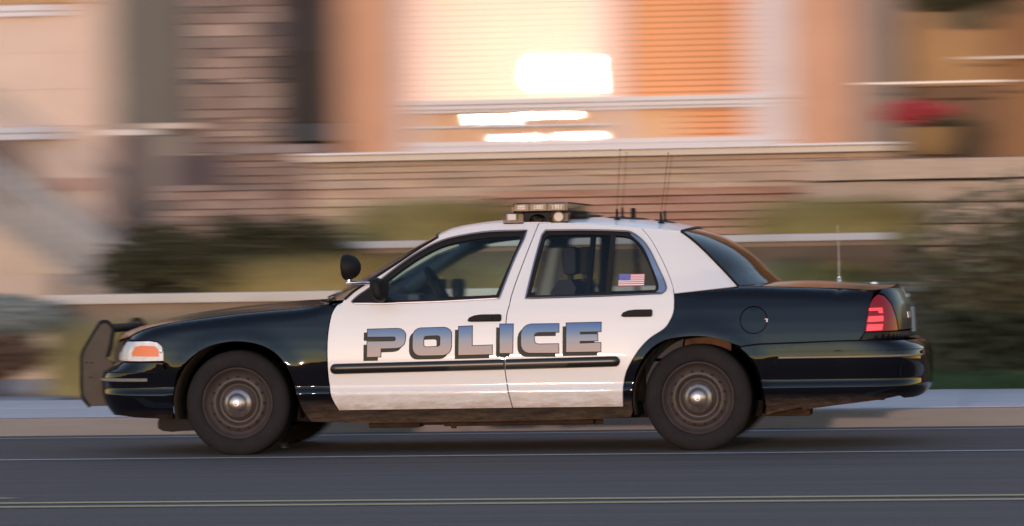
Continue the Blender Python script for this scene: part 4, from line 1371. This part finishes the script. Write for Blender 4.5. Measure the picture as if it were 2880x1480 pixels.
# --- recessed grey part
H2 = thing('grey_recess', 'grey green recessed wall between the cream house and the stone pillar', 'building', (-4.2, 15.5, 0))
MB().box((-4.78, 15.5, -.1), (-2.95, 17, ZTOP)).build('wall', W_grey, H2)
MB().box((-4.45, 15.42, 2.66), (-3.75, 15.5, 2.72)).build('ledge', cream_cap, H2)
MB().box((-4.78, 15.44, 2.60), (-4.3, 15.5, 2.66)).build('ledge', trimw, H2)
MB().box((-4.40, 15.44, 1.55), (-3.86, 15.5, 2.58)).build('door', W_greyl, H2)
MB().box((-4.78, 15.44, 1.3), (-4.46, 15.49, 2.58)).build('shutter', W_dark, H2)
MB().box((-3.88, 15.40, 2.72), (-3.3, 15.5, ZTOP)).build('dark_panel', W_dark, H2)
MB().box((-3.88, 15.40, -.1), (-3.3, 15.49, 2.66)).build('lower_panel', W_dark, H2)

# --- stones
def stone_mat(name, cols):
    ms = []
    if name == 'ledge_stone': cols = [tuple(q * .84 for q in c) for c in cols]
    cols = [tuple(.78 * q + .22 * (sum(c) / 3) for q in c) for c in cols]  # greyed: the veil of glare haze is mixed into the stone colours
    for i, c in enumerate(cols):
        ms.append(mat('%s_%s' % (name, 'abcdefgh'[i]), c, .9, var=.22, scale=9, bump=.6, bscale=26))
    return ms
st_pinks = stone_mat('ledge_stone', [(.36, .22, .18), (.28, .18, .15), (.46, .30, .24), (.20, .14, .13), (.34, .23, .20), (.52, .35, .28)])
st_wall = stone_mat('wall_stone', [(.50, .34, .24), (.42, .29, .21), (.56, .38, .27), (.45, .32, .24), (.50, .31, .22)])
st_red = stone_mat('red_block', [(.44, .22, .145), (.40, .20, .14), (.48, .25, .165)])
st_big = stone_mat('tan_block', [(.42, .30, .22), (.38, .275, .205), (.46, .33, .245)])
_sm = {}
def stone(nm, x0, x1, y0, dep, z0, z1, m, parent, rough=.006):
    """one stone: a shared chipped block, scaled"""
    key = (m.name, random.randrange(4))
    if key not in _sm:
        bm = bmesh.new(); bmesh.ops.create_cube(bm, size=1)
        bmesh.ops.bevel(bm, geom=bm.edges[:], offset=.035, segments=1, affect='EDGES')
        rs = random.Random(key[1] + 3)
        for q in bm.verts:
            q.co += Vector((rs.uniform(-.02, .02), rs.uniform(-.12, .05) if q.co.y < 0 else 0, rs.uniform(-.05, .05)))
        me = bpy.data.meshes.new('stone'); bm.to_mesh(me); bm.free(); me.materials.append(m)
        _sm[key] = me
    o = bpy.data.objects.new(nm, _sm[key]); C.objects.link(o); o.parent = parent
    off = root_loc(parent)
    o.location = Vector(((x0 + x1) / 2, y0 + dep / 2, (z0 + z1) / 2)) - off
    o.scale = ((x1 - x0), dep, (z1 - z0))
    return o
def courses(parent, nm, x0, x1, z0, z1, y, dep, hmin, hmax, lmin, lmax, ms, jit=.03, gap=.003):
    z = z0; cnt = 0
    while z < z1 - hmin * .5:
        h = min(random.uniform(hmin, hmax), z1 - z)
        if z1 - (z + h) < hmin * .6: h = z1 - z
        x = x0 - random.uniform(0, lmin * .5) * 0
        while x < x1 - 1e-3:
            l = random.uniform(lmin, lmax)
            if x1 - (x + l) < lmin * .6: l = x1 - x
            stone(nm, x + gap / 2, x + l - gap / 2, y + random.uniform(-jit, 0), dep, z + gap / 2, z + h - gap / 2, random.choice(ms), parent)
            cnt += 1
            x += l
        z += h
    return cnt

PI = thing('stone_pillar', 'tall pillar of stacked pinkish brown ledge stone', 'pillar', (-3.1, 14, 0))
MB().box((-3.42, 14.08, -.1), (-2.78, 14.9, ZTOP)).build('core', W_brown, PI)
courses(PI, 'stone', -3.50, -2.70, 1.10, 2.05, 14.0, .2, .04, .12, .14, .34, st_pinks, gap=.002)
courses(PI, 'stone', -3.50, -2.70, 2.05, 5.0, 14.0, .2, .04, .15, .16, .40, st_pinks, jit=.025, gap=.002)
MB().box((-3.68, 13.86, 2.02), (-3.22, 13.99, 2.09)).build('cap_ledge', cream_cap, PI)
LW = thing('low_stone_wall', 'low dark ledge stone wall joining the pillar to the long stone wall', 'stone wall', (-2.6, 12.9, 0))
MB().box((-3.60, 13.02, -.1), (-1.98, 13.5, 2.30)).build('core', W_dark, LW)
courses(LW, 'stone', -3.62, -1.97, 1.0, 2.0, 12.9, .2, .06, .11, .16, .40, st_pinks)
courses(LW, 'stone', -2.95, -1.97, 2.0, 2.30, 12.9, .2, .06, .09, .16, .40, st_pinks[:2])
MB().prism([(-3.0, 2.30), (-2.85, 2.37), (-2.4, 2.385), (-1.97, 2.385), (-1.97, 2.30)], 12.84, 13.1).build('rounded_cap', mat('grey_brown_cap', (.24, .19, .19), .85, var=.2), LW)

# --- dark panels right of the pillar
H3 = thing('shaded_porch', 'dark plum and brown porch wall right of the stone pillar', 'porch', (-2.6, 16.2, 0))
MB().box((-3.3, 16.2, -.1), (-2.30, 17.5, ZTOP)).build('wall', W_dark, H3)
MB().box((-2.80, 16.12, 2.72), (-2.32, 16.2, ZTOP)).build('panel', W_brown, H3)
MB().box((-2.92, 16.06, 2.52), (-2.36, 16.2, 2.71)).build('window_sill', mat('grey_blue_sill', (.27, .24, .25), .8, spec=.1), H3)
MB().box((-3.2, 16.12, 3.5), (-2.82, 16.2, 3.95)).build('blue_grey_panel', mat('blue_grey_panel', (.12, .12, .16), .7), H3)

# --- main sunset-lit house with the big window
H4 = thing('window_house', 'peach stucco house whose large window mirrors the setting sun', 'house', (.4, 16, 0))
WX0, WX1, WZ0, WZ1 = -1.66, 2.44, 2.42, 4.75
wl = MB()
wl.box((-2.30, 16.0, -.1), (WX0, 16.4, ZTOP)).box((WX1, 16.0, -.1), (3.20, 16.4, ZTOP)).box((WX0, 16.0, -.1), (WX1, 16.4, WZ0)).box((WX0, 16.0, WZ1), (WX1, 16.4, ZTOP))
wl.build('wall', W_peach, H4)
MB().box((-2.33, 15.90, -.1), (-1.80, 15.995, ZTOP)).build('wall_pilaster', W_tan, H4)
MB().box((2.62, 15.93, -.1), (2.98, 15.995, ZTOP)).build('wall_pilaster', W_tan, H4)
MB().box((-2.30, 19.0, -.1), (3.5, 19.3, ZTOP)).box((-2.3, 16.4, ZTOP - .2), (3.5, 19, ZTOP)).build('room_wall', stucco('room_wall', (.35, .2, .12)), H4)
WN = MB()
for x0, x1 in ((-1.66, -1.52), (.50, .66), (2.04, 2.42)):
    WN.box((x0, 15.93, WZ0 + .05), (x1, 16.05, WZ1))
for z0, z1, y0 in ((2.865, 2.915, 15.90), (2.815, 2.858, 15.92), (2.78, 2.81, 15.95), (WZ0, WZ0 + .05, 15.90), (WZ0 - .05, WZ0 - .004, 15.88), (WZ1 - .06, WZ1, 15.93)):
    WN.box((WX0 - .02, y0, z0), (WX1, 16.05, z1))
wfr = WN.build('window', trimw, H4)
win_gl4 = glass_mat('glow_window_glass', (.86, .84, .80), .0, .05, wide=.0125, wide_r=.185, wide_c=(.9, .80, .80))  # no sharp reflection; the wide lobe imitates bloom around the sun glare
win_gl3 = glass_mat('dimmed_window_glass', (.86, .84, .80), .0007, .012, wide=.009, wide_r=.19, wide_c=(.9, .80, .80))  # reflectivity set far below glass to keep the glare strips short
win_gl = glass_mat('sunlit_window_glass', (.86, .84, .80), .004, .010, wide=.0125, wide_r=.185, wide_c=(.9, .80, .80))  # reflectivity lowered to size the glare; wide lobe adds its glow
win_gl2 = glass_mat('window_glass_side', (.86, .84, .80), .0008, .016, wide=.006, wide_r=.2, wide_c=(1, .6, .3))  # orange wide lobe lays a warm glow over these panes
def pane(x0, x1, z0, z1, tx=0, tz=0, m=None):
    """pane set in its frame; old panes sit a few thousandths of a radian off plumb"""
    cx, cz = (x0 + x1) / 2, (z0 + z1) / 2
    V = []
    for x, z in ((x0, z0), (x1, z0), (x1, z1), (x0, z1)):
        V.append((x, 15.985 + (x - cx) * tx + (z - cz) * tz, z))
    # normal is (tx,-1,tz) to first order
    return mk('pane', V, [(0, 1, 2, 3)], m or win_gl, wfr)
pane(-1.52, -.27, 2.915, WZ1 - .06, m=win_gl4)
pane(-.25, .27, 2.915, WZ1 - .06)  # upper sheet is split so only this part mirrors the sun
pane(.29, .50, 2.915, WZ1 - .06, m=win_gl4)
pane(.66, 2.04, 2.915, WZ1 - .06, m=win_gl2)
K = 81.8
for x0, x1, z0, z1, gx_, gz_ in ((-1.52, -.92, 2.63, 2.78, None, 0), (-.90, -.60, 2.66, 2.76, -.75, 2.70), (-.58, -.34, 2.63, 2.78, None, 0), (-.32, .02, 2.70, 2.77, -.15, 2.73), (.04, .50, 2.63, 2.78, None, 0), (-1.52, -.67, 2.47, 2.61, None, 0), (-.65, -.38, 2.47, 2.54, -.52, 2.50), (-.36, .04, 2.47, 2.61, None, 0), (.06, .33, 2.475, 2.55, .20, 2.51), (.35, .50, 2.47, 2.61, None, 0)):
    if gx_ is None: pane(x0, x1, z0, z1, .004, -.012, m=win_gl2)
    else: pane(x0, x1, z0, z1, -(gx_ + .07) / K, -(gz_ - 3.18) / K, m=win_gl3)  # size and tilt chosen to place each patch of sun glare
pane(.66, 2.04, 2.47, 2.78, m=win_gl2)
b = MB()
for a, c in (((-1.02, 2.47), (-1.02, 2.78)), ((-.47, 2.60), (-.47, 2.78)), ((-.14, 2.47), (-.14, 2.62)), ((-1.52, 2.62), (.50, 2.64)), ((-.26, 2.915), (-.26, 4.69)), ((.28, 2.915), (.28, 4.69))):
    b.box((a[0] - .008, 15.975, a[1]), (c[0] + .008, 16.02, c[1]))
b.build('glazing_and_glare_bars', trimw, wfr)  # upper bars are added, dividing the sheet to bound the sun's glare
bl_cream = mat('cream_glow_blind', (.82, .55, .44), .6)  # peach glow of the sunlit pane is put into the slat colour
bl_orange = mat('orange_glow_blind', (.85, .43, .29), .6)  # sunset glow on the blinds is put into this orange
def slats(x0, x1, z0, z1, pitch, m, mesh=[None]):
    z = z0; me = None
    while z < z1:
        if me is None:
            o = MB().add([(0, 0, 0), (x1 - x0, 0, 0), (x1 - x0, -.030, pitch * .80), (0, -.030, pitch * .80), (0, .004, 0), (x1 - x0, .004, 0), (x1 - x0, -.026, pitch * .80), (0, -.026, pitch * .80)],
                         [(0, 1, 2, 3), (7, 6, 5, 4), (0, 4, 5, 1), (3, 2, 6, 7)]).build('slat', m, None); me = o.data
        else:
            o = bpy.data.objects.new('slat', me); C.objects.link(o)
        o.parent = wfr; o.location = Vector((x0, 16.12, z)) - root_loc(wfr)
        z += pitch
slats(-1.55, .55, 2.84, 4.7, .062, bl_cream)
slats(.62, 2.10, 2.84, 4.7, .062, bl_orange)
slats(1.30, 2.06, 2.45, 2.79, .062, bl_orange)
MB().box((-1.55, 16.15, 2.45), (1.28, 16.18, 2.80)).build('curtain', mat('pale_curtain', (.55, .45, .38), .9), wfr)

# --- right alcove
H5 = thing('brown_porch', 'brown recessed porch at the right with a thin white shelf', 'porch', (4.4, 15.5, 0))
MB().box((3.20, 15.2, -.1), (3.62, 16.4, ZTOP)).build('post', stucco('grey_brown_post', (.26, .20, .17)), H5)
MB().box((3.62, 15.9, 2.95), (9.0, 16.4, ZTOP)).build('upper_wall', W_ochre, H5)
MB().box((3.62, 15.9, -.1), (9.0, 16.3, 2.94)).build('lower_wall', W_dkbrown, H5)
MB().box((3.32, 13.92, 2.893), (4.80, 14.05, 2.915)).build('shelf', mat('bright_rail', (.85, .75, .68), .5), H5)
MB().box((4.62, 15.2, -.1), (9.0, 15.8, ZTOP)).build('door_wall', stucco('russet_wall', (.26, .13, .06)), H5)
MB().box((4.3, 15.1, 3.18), (6.5, 15.2, 3.21)).build('light_ledge', cream_cap, H5)

FP = thing('flower_pot', 'golden pot of red flowers below the thin white shelf', 'flower pot', (3.95, 13.9, 2.2))
MB().lathe([(0, -.02), (.17, 0), (.24, .10), (.28, .24), (.30, .27), (.26, .27), (.24, .24)], (3.98, 13.9, 2.18), axis='z', n=24).build('pot', mat('golden_clay', (.33, .20, .09), .7), FP, smooth=True)
def leaves(name, cx, cy, cz, rx, ry, rz, n, size, m, parent, flat=0, seed=0, clumps=14, spread=.26):
    rg = np.random.default_rng(seed)
    ctr = rg.normal(0, .52, (clumps, 3)); ctr /= np.maximum(1, np.linalg.norm(ctr, axis=1, keepdims=True) / .8)
    k = rg.integers(0, clumps, n)
    p = ctr[k] + rg.normal(0, spread, (n, 3))
    r = np.linalg.norm(p, axis=1, keepdims=True); p = np.where(r > 1.05 + (spread - .26) * 3, p / r * rg.uniform(.6, 1.05, (n, 1)), p)
    p = p * np.array([rx, ry, rz]) + np.array([cx, cy, cz])
    d1 = rg.normal(0, 1, (n, 3)); d1 /= np.linalg.norm(d1, axis=1, keepdims=True)
    d2 = np.cross(d1, rg.normal(0, 1, (n, 3))); d2 /= np.linalg.norm(d2, axis=1, keepdims=True)
    s = size * rg.uniform(.6, 1.4, (n, 1))
    V = np.stack([p - d1 * s, p + d2 * s * .45, p + d1 * s, p - d2 * s * .45], 1).reshape(-1, 3)
    off = root_loc(parent) if parent else Vector((0, 0, 0))
    V = V - np.array(off[:])
    me = bpy.data.meshes.new(name)
    me.from_pydata(V.tolist(), [], (np.arange(n * 4).reshape(-1, 4)).tolist())
    me.materials.append(m)
    o = bpy.data.objects.new(name, me); C.objects.link(o); o.parent = parent
    return o
def leafm(name, c, c2): return mat(name, c, .6, col2=c2, scale=7, spec=.35)
g_dark = leafm('dark_leaf', (.032, .033, .016), (.075, .066, .032))
g_mid = leafm('mid_leaf', (.045, .065, .028), (.085, .095, .045))
g_yel = leafm('straw_leaf', (.34, .26, .09), (.46, .35, .15))
g_oliv = leafm('olive_leaf', (.27, .235, .085), (.40, .33, .14))
g_grey = leafm('silver_leaf', (.20, .23, .22), (.32, .34, .33))
g_brown = leafm('dry_leaf', (.10, .06, .045), (.17, .11, .075))
g_deep = leafm('deep_leaf', (.052, .056, .030), (.12, .104, .056))
g_red = leafm('red_petal', (.42, .03, .045), (.55, .08, .10))
leaves('flowers', 3.86, 13.9, 2.60, .36, .22, .13, 700, .035, g_red, FP, seed=3)
leaves('foliage', 4.0, 13.9, 2.50, .33, .22, .10, 400, .04, g_deep, FP, seed=4)
PF = thing('hanging_fern', 'dark drooping fern fronds high at the right against the ochre wall', 'fern', (4.2, 14.2, 3.6))
leaves('fronds', 4.15, 14.2, 3.72, .42, .2, .10, 500, .06, g_dark, PF, seed=8)
leaves('fronds', 4.55, 14.2, 3.84, .4, .2, .14, 500, .06, g_dark, PF, seed=9)
MB().tube([(4.4, 14.25, 3.7), (4.4, 14.25, 5.0)], .012, 6).build('hanger', M_['under'], PF)

# --- walls in front
SW = thing('long_stone_wall', 'long ledge stone wall with a pale cap below the big window', 'stone wall', (.8, 12, 0))
MB().box((-1.96, 12.06, -.1), (3.66, 12.5, 2.17)).build('core', W_brown, SW)
courses(SW, 'stone', -1.97, 3.66, 1.0, 2.17, 12.0, .2, .06, .115, .30, .75, st_wall, jit=.03)
x = -2.06
while x < 3.6:
    MB().box((x + .003, 11.90, 2.175), (min(x + 1.12, 3.70) - .003, 12.56, 2.235), bev=.008).build('cap_stone', cream_cap, SW)
    MB().box((x + .003, 11.86, 2.238), (min(x + 1.12, 3.70) - .003, 12.60, 2.262), bev=.004).build('cap_stone', trimw, SW)
    x += 1.12
RW = thing('red_block_wall', 'reddish brown wall of thin block courses behind the car roof', 'block wall', (1.4, 11, 0))
MB().box((-.1, 11.1, -.1), (3.0, 11.6, 1.83)).build('core', W_dark, RW)
for r_ in range(10):
    z = 1.10 + r_ * .075
    x = -.12 - (r_ % 2) * .2 + .2
    while x < 2.98:
        l = min(.55, 3.02 - x)
        stone('block', x + .003, x + l - .003, 11.0 + random.uniform(-.008, 0), .2, z + .004, z + .071, random.choice(st_red), RW)
        x += l
BW = thing('tan_block_wall', 'tall retaining wall of large tan blocks at the right', 'block wall', (4, 10, 0))
MB().box((2.98, 10.2, -.1), (12, 10.9, 2.06)).build('core', W_dark, BW)
z = .86; r_ = 0
while z < 2.0:
    x = 2.93 + (r_ % 2) * .0
    first = .45 if r_ % 2 else .9
    while x < 9:
        l = first if x < 3 else .9
        stone('block', x + .004, x + l - .004, 10.0 + random.uniform(-.02, 0), .25, z + .006, z + .192, random.choice(st_big), BW)
        x += l
    z += .199; r_ += 1

def ledge_wall(nm, label, x0, x1, y, z0, z1, ct, capm, facem, loc, capm2=None, joint=1.0):
    T_ = thing(nm, label, 'planter wall', loc)
    MB().box((x0 + .02, y + .05, z0), (x1 - .02, y + .28, z1 - ct)).build('wall_face', facem, T_)
    x = x0
    while x < x1 - .05:
        l = min(joint, x1 - x)
        MB().box((x + .003, y, z1 - ct), (x + l - .003, y + .33, z1), bev=.012).build('cap_stone', capm, T_)
        x += l
    return T_
wallface = stucco('planter_wall_face', (.22, .16, .12), var=.2)
ledge_wall('planter_wall', 'low planter wall with a pale cap nearest the sidewalk', -3.42, 5.5, 7.45, -.05, .965, .085, mat('pale_cap', (.48, .44, .42), .85, var=.1, scale=3), wallface, (1, 7.5, 0))
ledge_wall('planter_wall', 'middle planter wall with a white cap seen above the hood', -1.25, 3.75, 8.5, .8, 1.385, .065, greycap, wallface, (1.2, 8.6, .8))

# --- planting
def shrub(nm, label, cat, c, r, n, size, m, seed, group=None, trunk=True, zbase=None, spread=.26):
    T_ = thing(nm, label, cat, (c[0], c[1], zbase if zbase is not None else c[2] - r[2]), group)
    leaves('foliage', *c, *r, n, size, m, T_, seed=seed, clumps=26, spread=spread)
    b = MB(); zb = zbase if zbase is not None else c[2] - r[2]
    for k in range(5):
        a = k * 1.3
        b.tube([(c[0] + .03 * math.cos(a), c[1] + .03 * math.sin(a), zb - .05), (c[0] + r[0] * .4 * math.cos(a), c[1] + r[1] * .4 * math.sin(a), c[2])], [.012, .006], 5)
    b.build('stems', mat('stem_bark', (.10, .07, .05), .9) if 'stem_bark' not in bpy.data.materials else bpy.data.materials['stem_bark'], T_)
    return T_
shrub('dark_shrub', 'dark green shrub above the planter wall, leftmost of three', 'shrub', (-2.62, 8.15, 1.22), (.52, .3, .36), 5200, .032, g_dark, 11, 'dark shrubs above the planter wall', zbase=.86, spread=.28)
shrub('dark_shrub', 'dark green shrub above the planter wall, middle of three', 'shrub', (-1.95, 8.15, 1.24), (.52, .3, .38), 5200, .032, g_dark, 12, 'dark shrubs above the planter wall', zbase=.86, spread=.28)
shrub('dark_shrub', 'dark green shrub above the planter wall, tallest and rightmost of three', 'shrub', (-1.30, 8.15, 1.22), (.42, .25, .38), 4600, .032, g_dark, 13, 'dark shrubs above the planter wall', zbase=.86, spread=.28)
shrub('right_shrub', 'large dark green shrub beside the trunk of the car at the right edge', 'shrub', (5.35, 6.5, .68), (1.25, .5, .85), 9000, .055, g_deep, 14, zbase=.1, spread=.40)
shrub('olive_shrub', 'pale olive shrub behind the large dark shrub at the right edge', 'shrub', (5.6, 6.9, .80), (.85, .3, .75), 5000, .05, g_oliv, 15, zbase=.1, spread=.4)
shrub('silver_shrub', 'silvery grey shrub low at the left edge', 'shrub', (-3.75, 7.0, .78), (.60, .4, .20), 3600, .04, g_grey, 16, zbase=.12)
shrub('dry_shrub', 'dark dry shrub under the silvery shrub at the left edge', 'shrub', (-3.75, 6.85, .48), (.50, .3, .20), 2600, .04, g_brown, 17, zbase=.12)

def grass(nm, label, c, w, h, n, m, seed, group='clumps of ornamental grass', sp=.5):
    T_ = thing(nm, label, 'ornamental grass', c, group)
    rg = random.Random(seed); V = []; F = []
    for i in range(n):
        x = c[0] + rg.gauss(0, w * .28); y = c[1] + rg.gauss(0, .10); hh = h * rg.uniform(.55, 1.05)
        dx = (x - c[0]) * sp * 2 + rg.gauss(0, .07); dy = rg.gauss(0, .06); wd = rg.uniform(.004, .008)
        k = len(V)
        for t in (0, .5, .85):
            V.append((x + dx * t * t - wd * (1 - t), y + dy * t, c[2] + hh * t)); V.append((x + dx * t * t + wd * (1 - t), y + dy * t + .003, c[2] + hh * t))
        V.append((x + dx * 1.15, y + dy, c[2] + hh * .96))
        F += [(k, k + 1, k + 3, k + 2), (k + 2, k + 3, k + 5, k + 4), (k + 4, k + 5, k + 6)]
    mk('blades', V, F, m, T_)
    return T_
grass('ornamental_grass', 'straw coloured grass clump above the planter wall behind the hood', (-1.0, 7.95, .86), 1.1, .46, 2600, g_yel, 1)
grass('ornamental_grass', 'olive grass clump at the foot of the planter wall above the push bumper', (-2.55, 6.9, .10), .9, .72, 1800, g_oliv, 2)
grass('ornamental_grass', 'straw grass clump before the planter wall over the front of the hood', (-1.75, 6.95, .10), .9, .76, 1800, g_yel, 3)
grass('ornamental_grass', 'olive grass clump before the planter wall above the middle of the hood', (-.9, 6.95, .10), .9, .74, 1600, g_oliv, 4)
grass('ornamental_grass', 'yellow green grass clump before the stone wall left of the light bar', (-.35, 9.6, 1.27), 1.0, .55, 2600, g_oliv, 5)
grass('ornamental_grass', 'yellow green grass clump before the tan blocks above the trunk', (3.25, 9.5, 1.27), .9, .50, 2200, g_oliv, 6)
grass('ornamental_grass', 'pale grass clump behind the windscreen pillar', (.9, 8.1, .86), .9, .40, 900, g_yel, 7)
grass('ornamental_grass', 'olive grass clump behind the trunk at the middle planter wall', (3.0, 8.1, .86), .9, .34, 900, g_oliv, 8)
tb = MB()
rgc = random.Random(4); V = []; F = []
for i in range(14000):
    x = rgc.uniform(.5, 6.2); y = rgc.uniform(5.75, 7.35); hh = rgc.uniform(.05, .20); k = len(V)
    dx = rgc.gauss(0, .04)
    V += [(x - .008, y, .10), (x + .008, y, .10), (x + dx, y + rgc.gauss(0, .03), .10 + hh)]; F.append((k, k + 1, k + 2))
tag(mk('ground_cover', V, F, leafm('lawn_green', (.035, .07, .022), (.07, .11, .04))), 'short dark green ground cover in the bed beside the sidewalk', 'ground cover', kind='stuff')
